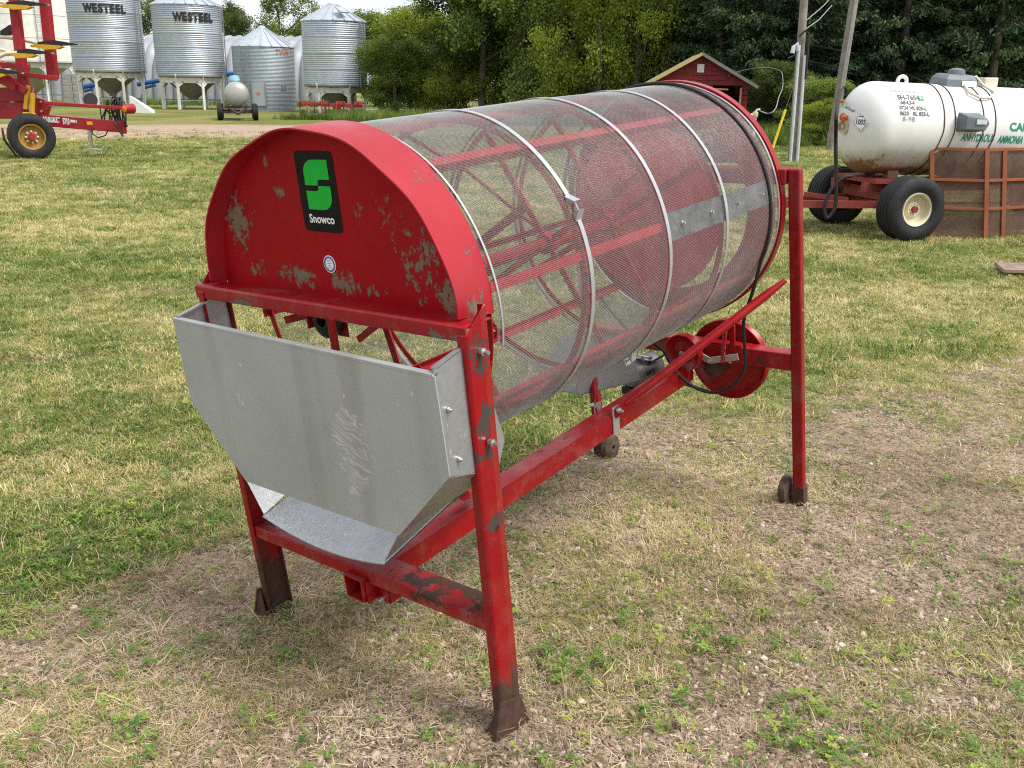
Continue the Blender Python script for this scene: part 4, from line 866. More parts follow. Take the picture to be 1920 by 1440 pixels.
d = V((math.cos(az - 0.22), math.sin(az - 0.22), 0)); MB().lathe([(0, 0.02), (0.1, 0.02), (0.1, 0)], d * (r3 + 0.09) + V((0, 0, 0.98)), d, 12).build('orange_mark', M_ORANGE, dr)
# big cream bin at the left edge
cw = at(62, 187, 72.0); cw.z = 0
M_WBIN = painted('cream_bin_paint', (0.80, 0.79, 0.73), chips=0.76, chip=(0.4, 0.36, 0.3), dirt=0.25, rough=0.5, nsc=1.5, coat=0)
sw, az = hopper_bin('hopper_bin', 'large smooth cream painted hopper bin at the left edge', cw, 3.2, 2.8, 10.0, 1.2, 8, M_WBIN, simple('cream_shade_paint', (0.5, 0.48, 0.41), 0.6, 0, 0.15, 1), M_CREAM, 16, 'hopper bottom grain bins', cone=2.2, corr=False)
for z in (4.3, 5.8, 7.3): MB().lathe([(3.2, z), (3.215, z), (3.215, z + 0.04), (3.2, z + 0.04)], (0, 0, 0), (0, 0, 1), 96, closedprof=True).build('weld_seam', simple('seam_cream', (0.52, 0.50, 0.44), 0.6), sw)
ladder(sw, 3.2, az + 0.30, 1.2, 9.9, M_LADDER, 0.4)
# ribbed steel building behind the bins
qa, qb = at(60, 160, 84.0), at(605, 160, 80.0); qd = (qb - qa).normalized(); qd.z = 0; L = (qb - qa).length
M_QUON = simple('weathered_ribbed_steel', (0.30, 0.315, 0.345), 0.6, 0.2, 0.18, 0.6)
q = thing('quonset_building', 'long grey ribbed steel arch building behind the bins', 'building', (qa.x, qa.y, 0), math.atan2(qd.y, qd.x))
prof = [(0, 0), (0.05, 1.0), (0.15, 2.0), (0.4, 2.9), (0.8, 3.6), (1.5, 4.3), (2.6, 4.8), (4.5, 5.1), (6.4, 4.8), (8.5, 3.0), (9, 0)]
n = int(L / 0.9)
for i in range(n):
    vs, fs = [], []; x0 = i * 0.9
    for j, (dx, dh) in enumerate(((0, 0.0), (0.14, 0.16), (0.36, 0.26), (0.58, 0.24), (0.78, 0.12), (0.9, 0.0))):
        for (yy, zz) in prof: 
            k = V((0, yy - 4.5, zz)); k = k + k.normalized() * dh; vs.append((x0 + dx, k.y + 4.5, max(-0.05, k.z)))
    m_ = len(prof); fs = [(j * m_ + i2, (j + 1) * m_ + i2, (j + 1) * m_ + i2 + 1, j * m_ + i2 + 1) for j in range(5) for i2 in range(m_ - 1)]
    MB().add(vs, fs).build('arch_panel', M_QUON, q, 50)
# blue augers
M_BLUE = painted('blue_auger_paint', (0.03, 0.15, 0.45), chips=0.72, dirt=0.2, rough=0.4, nsc=4, coat=0.1)
def auger(label, p0, p1, r, leg=True, cat='auger'):
    t = thing('grain_auger', label, cat, (p0.x, p0.y, 0)); o = V((p0.x, p0.y, 0))
    MB().tube([p0 - o, p1 - o], r, 16).build('auger_tube', M_BLUE, t, 40)
    if leg:
        mid = p0 + (p1 - p0) * 0.25 - o
        MB().tube([mid, V((mid.x - 0.4, mid.y, 0.35)), V((mid.x - 0.4, mid.y, 0.0))], 0.05, 8).build('support_leg', M_BLUE, t, 40)
        MB().tube([p0 - o + V((0.3, 0, -0.25)), p0 - o + (p1 - p0) * 0.6 + V((0, 0, -0.25))], 0.09, 10).build('truss_tube', M_BLUE, t, 40)
    return t
auger('blue grain auger tube behind the left lettered bin', at(148, 164, 66.5), at(190, 157, 66.5), 0.16)
auger('blue grain auger tube between the two lettered bins', at(258, 158, 65.5), at(313, 148, 65.5), 0.15)
auger('short blue auger end right of the second lettered bin', at(424, 139, 62.5), at(447, 139, 62.5), 0.16, leg=False)
# small white ammonia tank on a cart, seen end on
cn = gr(447, 226); cn.z = 0; t = thing('nurse_tank', 'small pale tank on a four wheel cart in front of the bins', 'tank trailer', cn, math.atan2(-cn.y, -cn.x) + math.pi / 2)
M_TANKN = simple('tank_grey_white', (0.36, 0.36, 0.34), 0.35, 0.2, 0.08, 2)
rt = 0.52; prof = [(0, -0.18)] + [(rt * math.sin(R(10 * i)), 0.12 - 0.30 * math.cos(R(10 * i))) for i in range(1, 10)] + [(rt, 2.6)] + [(rt * math.cos(R(10 * i)), 2.6 + 0.3 * math.sin(R(10 * i))) for i in range(1, 10)]
MB().lathe(prof, (0, 0, 1.10), (0, 1, 0), 40).build('tank', M_TANKN, t, 40)
MB().lathe([(0, 0.22), (0.2, 0.2), (0.24, 0), (0.2, -0.06)], (-0.05, 0.9, 1.66), (0, 0, 1), 16).build('valve_cover', simple('pale_blue', (0.25, 0.48, 0.60), 0.5), t, 40)
fr = MB(); fr.bar((-0.55, 0.1, 0.56), (0.55, 0.1, 0.56), 0.1, 0.1); fr.bar((-0.35, 0.1, 0.5), (0, -1.0, 0.3), 0.08, 0.09); fr.bar((0.35, 0.1, 0.5), (0, -1.0, 0.3), 0.08, 0.09); fr.bar((-0.4, 0, 0.58), (-0.4, 2.6, 0.58), 0.08, 0.1); fr.bar((0.4, 0, 0.58), (0.4, 2.6, 0.58), 0.08, 0.1); fr.bar((-0.66, 0.1, 0.34), (0.66, 0.1, 0.34), 0.09, 0.09); fr.bar((-0.66, 2.3, 0.34), (0.66, 2.3, 0.34), 0.09, 0.09); fr.bar((-0.3, 0.1, .34), (-0.3, 0.1, .56), .08, .08); fr.bar((0.3, 0.1, .34), (0.3, 0.1, .56), .08, .08)
fr.build('cart_frame', simple('rusty_frame', (0.06, 0.035, 0.028), 0.8, 0, 0.3, 6), t)
def wheel(parent, c, ax, r, wd, mat_rim, name='wheel', rib=True, rimr=0.52, lugs=0):
    c = V(c); ax = V(ax).normalized(); h = wd / 2
    pr = [(r * rimr, -h * 0.75), (r * 0.66, -h * 0.98), (r * 0.84, -h * 1.0), (r * 0.95, -h * 0.86)]
    if rib:
        k = 5
        for i in range(k):
            a = -h * 0.8 + 1.6 * h * i / k; b = a + 1.6 * h / k; pr += [(r, a + 0.006), (r, b - 0.012), (r - 0.014, b - 0.009), (r - 0.014, b)]
    else: pr += [(r, -h * 0.6), (r, h * 0.6)]
    pr += [(r * 0.95, h * 0.86), (r * 0.84, h), (r * 0.66, h * 0.98), (r * rimr, h * 0.75)]
    w_ = MB().lathe(pr, c, ax, 56).build(name, M_TIRE, parent, 35)
    MB().lathe([(r * rimr * 1.06, -h * 0.8), (r * rimr * 1.02, -h * 0.86), (r * rimr * 0.93, -h * 0.8), (r * rimr * 0.86, -h * 0.35), (r * 0.28, -h * 0.25), (r * 0.22, -h * 0.45), (0, -h * 0.45)], c, ax, 40).build('rim', mat_rim, w_, 35)
    return w_
M_RIMD = simple('dark_rim', (0.10, 0.09, 0.08), 0.7)
for x in (-0.74, 0.74):
    for y in (0.1, 2.3): wheel(t, (x, y, 0.34), (-x, 0, 0), 0.34, 0.24, M_RIMD)
# white plough share / deflector, small red cultivator, box
cw_ = gr(268, 212); o = MB()
o.add([(-0.62, 0, 0), (0.62, -0.2, 0.0), (0.55, 0.3, 0.0), (-0.62, 0.5, 0), (-0.66, 0.05, 0.86), (-0.6, 0.45, 0.80), (0.60, 0.0, 0.14), (0.55, 0.2, 0.14), (-0.2, -0.05, 0.56)], [(0, 1, 6, 8, 4), (1, 2, 7, 6), (2, 3, 5, 7), (3, 0, 4, 5), (4, 8, 6, 7, 5), (0, 3, 2, 1)])
o = o.build('crop_divider', simple('white_steel', (0.72, 0.72, 0.70), 0.45, 0, 0.06, 2), None, None, loc=(cw_.x, cw_.y, 0)); tag(o, 'white pointed steel crop divider lying on the grass below the bins', 'machine part')
cc = at(620, 222, 46.0); cc.z = 0; t = thing('small_cultivator', 'small red cultivator among weeds below the right hopper bin', 'cultivator', cc, 0.05)
M_REDF = simple('faded_red_steel', (0.33, 0.03, 0.03), 0.6, 0, 0.25, 3)
for yy, zz in ((0, 0.66), (0.5, 0.60)): MB().bar((-1.45, yy, zz + 0.06), (1.45, yy, zz - 0.04), 0.09, 0.12).build('toolbar', M_REDF, t)
for i in range(9):
    x = -1.35 + i * 0.33; MB().tube([(x, 0.0, 0.62), (x, -0.12, 0.78), (x, -0.2, 0.55), (x, -0.12, 0.25), (x, -0.22, 0.02)], 0.025, 6).build('tine', M_REDF if i % 2 else M_RUST, t, 60)
for i in range(4): MB().box((-1.3 + i * 0.8, -0.10, 0.66), (-0.9 + i * 0.8, 0.06, 0.82)).build('row_unit', M_REDF, t)
wheel(t, (-1.2, -0.25, 0.22), (0, 0.3, 0) if False else (1, 0, 0), 0.22, 0.12, M_RIMD, 'gauge_wheel'); wheel(t, (1.2, -0.25, 0.22), (1, 0, 0), 0.22, 0.12, M_RIMD, 'gauge_wheel')
cb = gr(697, 218); o = MB().box((-0.28, -0.2, 0), (0.28, 0.2, 0.30)); o.box((-0.30, -0.22, 0.30), (0.30, 0.22, 0.36)); tag(o.build('white_box', simple('white_plastic', (0.7, 0.74, 0.76), 0.5), None, bevel=0.02, loc=(cb.x, cb.y, 0)), 'small white box on the grass right of the bins', 'box')
# concrete blocks stacked by the cream bin
cbk = at(140, 188, 68.5); t = thing('block_stack', 'stack of grey concrete blocks beside the cream bin', 'block stack', (cbk.x, cbk.y, 0))
mb_ = None; M_CONC = simple('grey_block', (0.32, 0.31, 0.29), 0.9, 0, 0.25, 3)
for i in range(5):
    for j in range(2):
        me_ = MB().box((-0.55 + j * 0.62, -0.25, 0.02 + i * 0.40), (0.03 + j * 0.62, 0.25, 0.39 + i * 0.40)) if mb_ is None else None
        if mb_ is None: ob = me_.build('concrete_block', M_CONC, t, bevel=0.02); mb_ = ob; ob0 = ob
        else:
            ob = ob0.copy(); COL.objects.link(ob); ob.parent = t; ob.location = (j * 0.62, 0, i * 0.40)

# ================================================================== AMMONIA TANK TRAILER
TYAW, TPITCH = R(11), -0.030
tdir = V((math.cos(TYAW) * math.cos(TPITCH), math.sin(TYAW) * math.cos(TPITCH), math.sin(TPITCH)))
wn, wf = gr(1712, 454), gr(1553, 416)
axm = (wn + wf) / 2                                    # middle of the front axle on the ground
TR = 0.508; TC0 = V((axm.x - 0.46, axm.y - 0.13, 1.198)); TLEN = 4.6
t = thing('ammonia_tank_trailer', 'large white pressure tank trailer with green warning lettering', 'tank trailer', (axm.x, axm.y, 0)); OT = V((axm.x, axm.y, 0))
m, nt, p = newmat('white_tank_paint'); tc = N(nt, 'ShaderNodeTexCoord'); oc = tc.outputs['Object']
base = ramp(nt, noise(nt, 2, 5, 0.6, oc), [(0.3, (0.64, 0.64, 0.61)), (0.7, (0.74, 0.74, 0.72))])
sx = N(nt, 'ShaderNodeSeparateXYZ'); nt.links.new(oc, sx.inputs[0])
low = math_(nt, 'SUBTRACT', 1.10, sx.outputs[2]); n5 = noise(nt, 2.3, 8, 0.72, oc)
g = math_(nt, 'ADD', math_(nt, 'MULTIPLY', low, 1.9), math_(nt, 'SUBTRACT', n5, 0.5))
base = mix(nt, ramp(nt, g, [(0.22, 0.0), (0.58, 0.8)]), base, (0.40, 0.31, 0.20))
base = mix(nt, ramp(nt, math_(nt, 'ADD', g, math_(nt, 'SUBTRACT', noise(nt, 7, 7, 0.75, oc), 0.5)), [(0.52, 0.0), (0.62, 0.85)]), base, (0.20, 0.085, 0.035))
base = mix(nt, ramp(nt, noise(nt, 9, 6, 0.75, oc), [(0.70, 0.0), (0.74, 0.8)]), base, (0.22, 0.20, 0.17))
base = mix(nt, ramp(nt, noise(nt, 8, 5, 0.65, oc, mapscale=(1, 1, 0.2)), [(0.6, 0.0), (0.8, 0.35)]), base, (0.42, 0.38, 0.32))
nt.links.new(base, p.inputs['Base Color']); p.inputs['Roughness'].default_value = 0.38; bump(nt, p, noise(nt, 3, 3, 0.5, oc), 0.1, 0.02)
M_TANK = m
hd = 0.30
prof = [(0.0001, 0)] + [(TR * math.sin(R(8 * i)), hd - hd * math.cos(R(8 * i))) for i in range(1, 12)] + [(TR, hd + 0.02), (TR, hd + 0.4), (TR, hd + 1.2), (TR, TLEN - hd)] + [(TR * math.cos(R(8 * i)), TLEN - hd + hd * math.sin(R(8 * i))) for i in range(1, 12)] + [(0.0001, TLEN)]
tank = MB().lathe(prof, TC0 - OT, tdir, 72).build('tank', M_TANK, t, 40)
tu = (V((0, 0, 1)) - tdir * tdir.z).normalized(); tf = tdir.cross(tu)         # up, and towards... sideways
if tf.y > 0: tf = -tf
def tpt(s, a, r=TR): return TC0 - OT + tdir * s + (tf * math.cos(a) + tu * math.sin(a)) * r     # a=0 faces the camera side, + up
def tpix(px, py):
    d = ray(px, py); o = CAM - TC0; dd = d - tdir * d.dot(tdir); oo = o - tdir * o.dot(tdir)
    A_, B_, C_ = dd.dot(dd), 2 * dd.dot(oo), oo.dot(oo) - TR * TR; D_ = max(0, B_ * B_ - 4 * A_ * C_); k = (-B_ - math.sqrt(D_)) / (2 * A_)
    P_ = o + d * k; return P_.dot(tdir), math.atan2(P_.dot(tu), P_.dot(tf))
def ttext(txt, px, py, size, mat, bold=0.0, shear=0, sx=1.0, name='lettering', sk=0.0):
    s0, a0 = tpix(px, py); return text_obj(txt, size, lambda x, y: tpt(s0 + x, a0 + (y + sk * x) / TR, TR + 0.004), mat, name, t, bold, shear, sx, cut=0.05)
M_INK = simple('grey_stencil', (0.10, 0.10, 0.10), 0.6, 0, 0.3, 30); M_TGREEN = simple('green_stencil', (0.0, 0.22, 0.13), 0.5, 0, 0.2, 8)
M_INK2 = simple('faded_stencil', (0.25, 0.25, 0.25), 0.6, 0, 0.3, 30)
ttext('MAWP NQT', 1694, 172, 0.055, M_INK2); ttext('SH-7654', 1703, 183.5, 0.095, M_INK, sx=0.80, bold=0.003); ttext('48434', 1701, 193, 0.066, M_INK, sx=1.1, bold=0.002)
ttext('0724 VK 825-L', 1712, 203, 0.060, M_INK, sx=0.90, bold=0.002); ttext('0623   RL 825-L', 1715, 213.5, 0.060, M_INK, sx=0.92, bold=0.002); ttext('8-98', 1704, 223.5, 0.075, M_INK2, sx=1.15)
s0, a0 = tpix(1726, 184.5); MB().add([tpt(s0 + x, a0 + y / TR, TR + 0.003) for x, y in ((-0.035, -0.032), (0.035, -0.032), (0.035, 0.032), (-0.035, 0.032))], [(0, 1, 2, 3)]).build('green_tag', M_TGREEN, t, fix=False)
text_obj('R', 0.05, lambda x, y: tpt(s0 + x, a0 + y / TR, TR + 0.006), M_DECWHITE, 'lettering', t)
ttext('CAUTION', 1934, 240, 0.125, M_TGREEN, bold=0.004, sx=0.98); ttext('ANHYDROUS', 1833, 259, 0.118, M_TGREEN, bold=0.003, shear=0.25, sx=0.56); ttext('AMMONIA', 1894, 262.5, 0.118, M_TGREEN, bold=0.003, shear=0.25, sx=0.56)
# placard on the front head
def headpt(px, py, lift=0.01):           # point on the front head under a pixel
    lo, hi = 9.0, 14.0; d = ray(px, py)
    for k in range(400):
        P_ = CAM + d * (lo + (hi - lo) * k / 400) / d.y - TC0; s = P_.dot(tdir); rr_ = (P_ - tdir * s).length
        rs = TR * math.sqrt(max(0, 1 - ((hd - s) / hd) ** 2)) if 0 <= s < hd else (TR if s >= hd else -1)
        if rr_ <= rs: return P_ + TC0 - OT - d.normalized() * lift
    return P_ + TC0 - OT
corn = [headpt(*q_) for q_ in ((1616, 211), (1631.5, 230.5), (1613.5, 248), (1600, 228.5))]; cen = sum(corn, V()) / 4; nrm = (corn[1] - corn[0]).cross(corn[3] - corn[0]).normalized(); nrm = nrm if nrm.y < 0 else -nrm
def flat(k): return [cen + (c_ - cen) * k for c_ in corn]
pl = MB().prism([c_ + nrm * 0.012 for c_ in flat(1)], nrm * 0.002).build('placard', M_DECWHITE, t)
for i in range(4):
    a_, b_ = flat(0.9)[i], flat(0.9)[(i + 1) % 4]; MB().bar(a_ + nrm * 0.0155, b_ + nrm * 0.0155, 0.006, 0.002, nrm).build('placard_border', simple('faint_blue', (0.30, 0.33, 0.45), 0.5), pl)
ex = (corn[1] - corn[3]).normalized(); ey = nrm.cross(ex) * (1 if nrm.cross(ex).z > 0 else -1)
text_obj('1005', 0.078, lambda x, y: cen + ex * x + ey * y + nrm * 0.016, M_BLACKINK, 'lettering', pl, bold=0.0015, sx=0.95)
text_obj('2', 0.04, lambda x, y: cen + ex * x + ey * (y - 0.075) + nrm * 0.016, M_BLACKINK, 'lettering', pl)
MB().bar(cen + ey * 0.062 - ex * 0.03 + nrm * 0.016, cen + ey * 0.062 + ex * 0.03 + nrm * 0.016, 0.008, 0.002, nrm).build('placard_mark', M_BLACKINK, pl)
text_obj('X-40kph', 0.052, lambda x, y: headpt(1590 + x * 150 / 1.0, 203 + x * 62 - y * 165, 0.012), M_INK, 'lettering', t)
# straps, boxes, lifting eye, valve cover
for k, sh in ((1769, 0), (1789, 0), (1842, 0), (1864, 0)):
    s0, _ = tpix(k, 200); MB().tube([tpt(s0 + 0.10 * max(0, -math.sin(a_)) * -1, a_, TR + 0.006) for a_ in [R(95 - 5 * i) for i in range(40)]], 0.0055, 6).build('hold_strap', M_RUST, t, 60)
M_BOXG = simple('grey_box', (0.12, 0.15, 0.165), 0.5, 0, 0.12, 6)
s0, a0 = tpix(1815, 231); bx = MB(); q0 = tpt(s0, a0, TR + 0.07); nrm2 = (tf * math.cos(a0) + tu * math.sin(a0)); 
def bxp(x, y, z): return q0 + tdir * x * 0.84 + V((0, 0, 1)) * y * 0.84 + tf * z * 0.84
bx.add([bxp(*c_) for c_ in ((-0.17, -0.13, -0.08), (0.14, -0.13, -0.08), (0.19, -0.03, -0.08), (0.15, 0.12, -0.08), (-0.17, 0.12, -0.08), (-0.16, -0.10, 0.10), (0.13, -0.10, 0.12), (0.18, -0.01, 0.12), (0.14, 0.05, 0.12), (-0.16, 0.08, 0.10))], [(4, 3, 2, 1, 0), (5, 6, 7, 8, 9), (0, 1, 6, 5), (1, 2, 7, 6), (2, 3, 8, 7), (3, 4, 9, 8), (4, 0, 5, 9)])
bxo = bx.build('document_box', M_BOXG, t, bevel=0.012)
MB().add([bxp(-0.02, -0.025, 0.125), bxp(0.13, -0.02, 0.13), bxp(0.125, 0.04, 0.13), bxp(-0.02, 0.04, 0.125)], [(0, 1, 2, 3)]).build('paper_label', simple('grey_label', (0.55, 0.57, 0.58), 0.6), bxo, fix=False)
s0, _ = tpix(1716, 170); e0 = tpt(s0, R(90), TR - 0.01); ring = [e0 + tdir * (0.055 * math.cos(k * 0.2618)) + tu * (0.025 + 0.05 * math.sin(k * 0.2618)) for k in range(-3, 16)]
MB().tube(ring, 0.022, 8).build('lifting_eye', M_TANK, t, 50)
s0, _ = tpix(1812, 175); e0 = tpt(s0, R(92), TR - 0.03); vc = MB()
def vcp(x, y, z): return e0 + tdir * x * 0.84 + tu * z * 0.84 + tf * y * 0.84
vc.add([vcp(*c_) for c_ in ((-0.22, -0.22, 0), (0.27, -0.22, 0), (0.27, 0.22, -0.06), (-0.22, 0.22, -0.06), (-0.19, -0.2, 0.14), (0.25, -0.2, 0.14), (0.26, 0.19, 0.10), (-0.21, 0.19, 0.10), (-0.14, -0.16, 0.19), (0.24, -0.16, 0.19), (0.24, 0.12, 0.17), (-0.14, 0.12, 0.17))], [(3, 2, 1, 0), (0, 1, 5, 4), (1, 2, 6, 5), (2, 3, 7, 6), (3, 0, 4, 7), (4, 5, 9, 8), (5, 6, 10, 9), (6, 7, 11, 10), (7, 4, 8, 11), (8, 9, 10, 11)])
vco = vc.build('valve_cover', M_BOXG, t, bevel=0.015)
MB().lathe([(0.10, 0), (0.09, 0.05), (0.05, 0.07), (0, 0.075)], vcp(0.05, 0, 0.17), tu, 14).build('vent_cap', M_BOXG, vco, 40)
MB().add([vcp(0.02, 0.215, 0.02), vcp(0.24, 0.215, 0.01), vcp(0.24, 0.200, 0.09), vcp(0.02, 0.200, 0.09)], [(0, 1, 2, 3)]).build('torn_label', M_DECWHITE, vco, fix=False)
hs = [tpt(tpix(x_, y_)[0], tpix(x_, y_)[1], TR + 0.03) for x_, y_ in ((1806, 163), (1815, 178), (1835, 187), (1853, 187), (1864, 178))] + [vcp(0.42, 0.1, 0.05), vcp(0.36, 0, 0.16), vcp(0.26, 0, 0.13)]
MB().tube(hs, 0.014, 8).build('white_hose', simple('cream_hose', (0.62, 0.58, 0.46), 0.5), t, 60)
cvb = MB(); cvb.box((-0.08, -0.07, 0), (0.09, 0.07, 0.12)); s0, _ = tpix(1880, 178); o = cvb.build('gauge_housing', simple('cream_paint', (0.66, 0.60, 0.47), 0.5), t, bevel=0.01); o.location = tpt(s0, R(92), TR - 0.02); o.rotation_euler = (0, 0, TYAW)
# valve stack and hose on the front head
M_VALVE = simple('orange_rust_valve', (0.45, 0.11, 0.035), 0.7, 0.1, 0.4, 20)
v0, v1 = headpt(1582, 224, 0.15), headpt(1586, 172, 0.26)
vst = MB().lathe([(0, 0), (0.030, 0), (0.030, 0.06), (0.045, 0.07), (0.045, 0.10), (0.030, 0.11), (0.030, 0.16), (0.050, 0.17), (0.050, 0.23), (0.028, 0.24), (0.028, 0.30), (0, 0.30)], v0, (v1 - v0), 12).build('valve_stack', M_VALVE, t, 40)
MB().tube([v0 + (v1 - v0) * 0.6, v0 + (v1 - v0) * 0.62 + V((-0.10, -0.02, 0.0))], 0.018, 8).build('valve_handle', M_VALVE, vst, 40)
cpl = headpt(1582, 237, 0.0); MB().lathe([(0.03, 0.0), (0.062, 0.0), (0.062, 0.05), (0.075, 0.055), (0.075, 0.09), (0.05, 0.092), (0.045, 0.05), (0.03, 0.05)], cpl, (-0.5, -0.85, 0.0), 18, closedprof=True).build('coupler', simple('cream_rusty', (0.50, 0.40, 0.25), 0.7, 0, 0.4, 20), t, 40)
hp = [v1, v1 + V((-0.02, -0.03, 0.05)), v1 + V((-0.07, -0.06, 0.04))]
Yh = axm.y - 0.55
for (x_, y_) in ((1570, 200), (1567, 260), (1568, 330), (1567, 380), (1561, 398), (1551, 408), (1546, 396), (1548, 378), (1557, 358), (1570, 342), (1585, 332), (1600, 330)): hp.append(at(x_, y_, Yh if y_ > 300 else Yh + 0.0) - OT)
hp2 = []
for i in range(len(hp) - 1):
    p0, p1, p2, p3 = hp[max(0, i - 1)], hp[i], hp[i + 1], hp[min(len(hp) - 1, i + 2)]
    for k in range(5):
        q_ = k / 5; hp2.append(0.5 * ((2 * p1) + (-p0 + p2) * q_ + (2 * p0 - 5 * p1 + 4 * p2 - p3) * q_ * q_ + (-p0 + 3 * p1 - 3 * p2 + p3) * q_ ** 3))
MB().tube(hp2, 0.021, 10).build('black_hose', M_BLACK, t, 60)
# running gear
M_UNDER = painted('undercarriage_red', (0.22, 0.035, 0.025), chips=0.66, chip=(0.10, 0.05, 0.03), dirt=0.5, rough=0.6, nsc=12, coat=0)
adir = (wf - wn); adir.z = 0; tw = adir.length; adir.normalize(); fwd = V((-adir.y, adir.x, 0)); fwd = fwd if fwd.x < 0 else -fwd
M_CREAMRIM = painted('cream_rim_paint', (0.66, 0.60, 0.42), chips=0.68, chip=(0.2, 0.09, 0.04), dirt=0.4, rough=0.5, nsc=16, coat=0)
for (c_, s) in ((wn, 1), (wf, -1)):
    q_ = c_ - OT + adir * s * 0.13; q_.z = 0.352
    wl_ = wheel(t, q_, adir * s, 0.352, 0.31, M_CREAMRIM, rimr=0.50)
    hub_ = MB().lathe([(0, -0.10), (0.035, -0.10), (0.035, -0.07), (0.075, -0.06), (0.075, -0.03), (0, -0.03)], q_, adir * s, 16).build('hub', M_UNDER, wl_, 35)
    for k in range(8):
        a_ = k * 0.785; e1 = adir.cross(V((0, 0, 1))).normalized(); bolt('wheel_nut', q_ + e1 * 0.055 * math.cos(a_) + V((0, 0, 1)) * 0.055 * math.sin(a_) - adir * s * 0.058, -adir * s, 0.008, 0.016, hub_, M_RUST)
    # rear axle pair further along
    q2 = q_ - fwd * 3.0; wheel(t, q2, adir * s, 0.352, 0.31, M_CREAMRIM, rimr=0.50)
a0_, a1_ = wn - OT, wf - OT
ug = MB(); ug.bar(V((a0_.x, a0_.y, 0.335)) + adir * 0.2, V((a1_.x, a1_.y, 0.335)) - adir * 0.2, 0.09, 0.09); ug.build('axle', M_UNDER, t)
MB().bar(V((0, 0, 0.335)) - fwd * 3.0 - adir * 0.7, V((0, 0, 0.335)) - fwd * 3.0 + adir * 0.7, 0.09, 0.09).build('axle', M_UNDER, t)
MB().bar(adir * -0.42 + V((0, 0, 0.62)) + fwd * 0.02, adir * 0.42 + V((0, 0, 0.62)) + fwd * 0.02, 0.5, 0.05).build('bolster', M_UNDER, t)
MB().bar(adir * -0.38 + V((0, 0, 0.47)), adir * 0.38 + V((0, 0, 0.47)), 0.28, 0.13).build('turntable', M_UNDER, t)
for s in (-1, 1):
    MB().bar(adir * s * 0.30 + fwd * 0.35 + V((0, 0, 0.55)), adir * s * 0.30 - fwd * 3.3 + V((0, 0, 0.55)), 0.07, 0.10).build('frame_rail', M_UNDER, t)
    MB().bar(adir * s * 0.42 + V((0, 0, 0.36)), fwd * 1.55 + adir * s * 0.05 + V((0, 0, 0.36)), 0.06, 0.08).build('tongue_rail', M_UNDER, t)
    MB().bar(adir * s * 0.22 + fwd * -0.05 + V((0, 0, 0.645)), adir * s * 0.22 + fwd * -0.05 + V((0, 0, 0.73)), 0.16, 0.12).build('saddle', M_TANK, t)
    MB().bar(adir * s * 0.22 - fwd * 3.0 + V((0, 0, 0.60)), adir * s * 0.22 - fwd * 3.0 + V((0, 0, 0.70)), 0.16, 0.12).build('saddle', M_TANK, t)
MB().bar(fwd * 1.45 + V((0, 0, 0.36)), fwd * 3.0 + V((0, 0, 0.36)), 0.08, 0.08).build('drawbar', M_UNDER, t)
MB().bar(fwd * 0.45 + adir * -0.2 + V((0, 0, 0.40)), fwd * 0.9 + V((0, 0, 0.45)), 0.04, 0.05).build('tongue_strut', M_UNDER, t)

# ================================================================== SCREEN PANELS LEANING TOGETHER, LUMBER
M_ORF = painted('rusty_orange_frame', (0.30, 0.09, 0.04), chips=0.64, chip=(0.12, 0.05, 0.03), dirt=0.4, rough=0.7, nsc=16, coat=0)
m, nt, p = newmat('woven_screen'); out = nt.nodes['Material Output']
nt.links.new(ramp(nt, noise(nt, 6, 5, 0.6), [(0.3, (0.10, 0.055, 0.04)), (0.7, (0.20, 0.11, 0.08))]), p.inputs['Base Color']); p.inputs['Roughness'].default_value = 0.7
tr = N(nt, 'ShaderNodeBsdfTransparent'); ms = N(nt, 'ShaderNodeMixShader'); ms.inputs[0].default_value = 0.38
nt.links.new(tr.outputs[0], ms.inputs[1]); nt.links.new(p.outputs[0], ms.inputs[2]); nt.links.new(ms.outputs[0], out.inputs[0]); M_WOVEN = m
SH = V((-0.11, 0.06, 0))                            # the panels lean a little
def screen_panel(label, p0, p1, h, posts):
    t = thing('screen_panel', label, 'screen panel', (p0.x, p0.y, 0), 0, 'folding wire screen panels'); d = p1 - p0; d.z = 0
    for k in (0, 0.345, 0.66, 1.0):
        if k == 0: continue
        MB().bar(V((0, 0, h * k)) + SH * k, d + V((0, 0, h * k)) + SH * k, 0.035, 0.028).build('rail', M_ORF, t)
    for k in posts: MB().bar(d * k, d * k + V((0, 0, h + 0.014)) + SH, 0.045, 0.04, (0, 1, 0)).build('post', M_ORF, t)
    MB().prism([V((0, 0.012, 0.02)), d + V((0, 0.012, 0.02)), d + V((0, 0.012, h - 0.01)) + SH, V((0, 0.012, h - 0.01)) + SH], (0, 0.0012, 0)).build('wire_screen', M_WOVEN, t)
    d2 = d.normalized()
pA, pB = gr(1746, 446), gr(1847, 449); pC = gr(1960, 441); pD = V((pB.x + 1.6, pB.y + 1.3, 0))
h_ = 0.985
screen_panel('rusty framed screen panel standing next to the near tank wheel', pA, pB, h_, (0, 1.0))
screen_panel('second rusty framed screen panel running out at the right edge', pB + V((0.03, 0.02, 0)), pC, h_, (0.26, 1.0))
screen_panel('rusty framed screen panel standing behind the front two', pA + V((0.35, 0.55, 0)), pB + V((0.9, 0.75, 0)), h_ * 0.97, (0, 0.5, 1.0))
M_WOOD = simple('weathered_lumber', (0.25, 0.17, 0.13), 0.85, 0, 0.3, 10)
lp = gr(1872, 516); t = thing('lumber_pallet', 'weathered planks lying on the grass at the right edge', 'lumber', (lp.x, lp.y, 0))
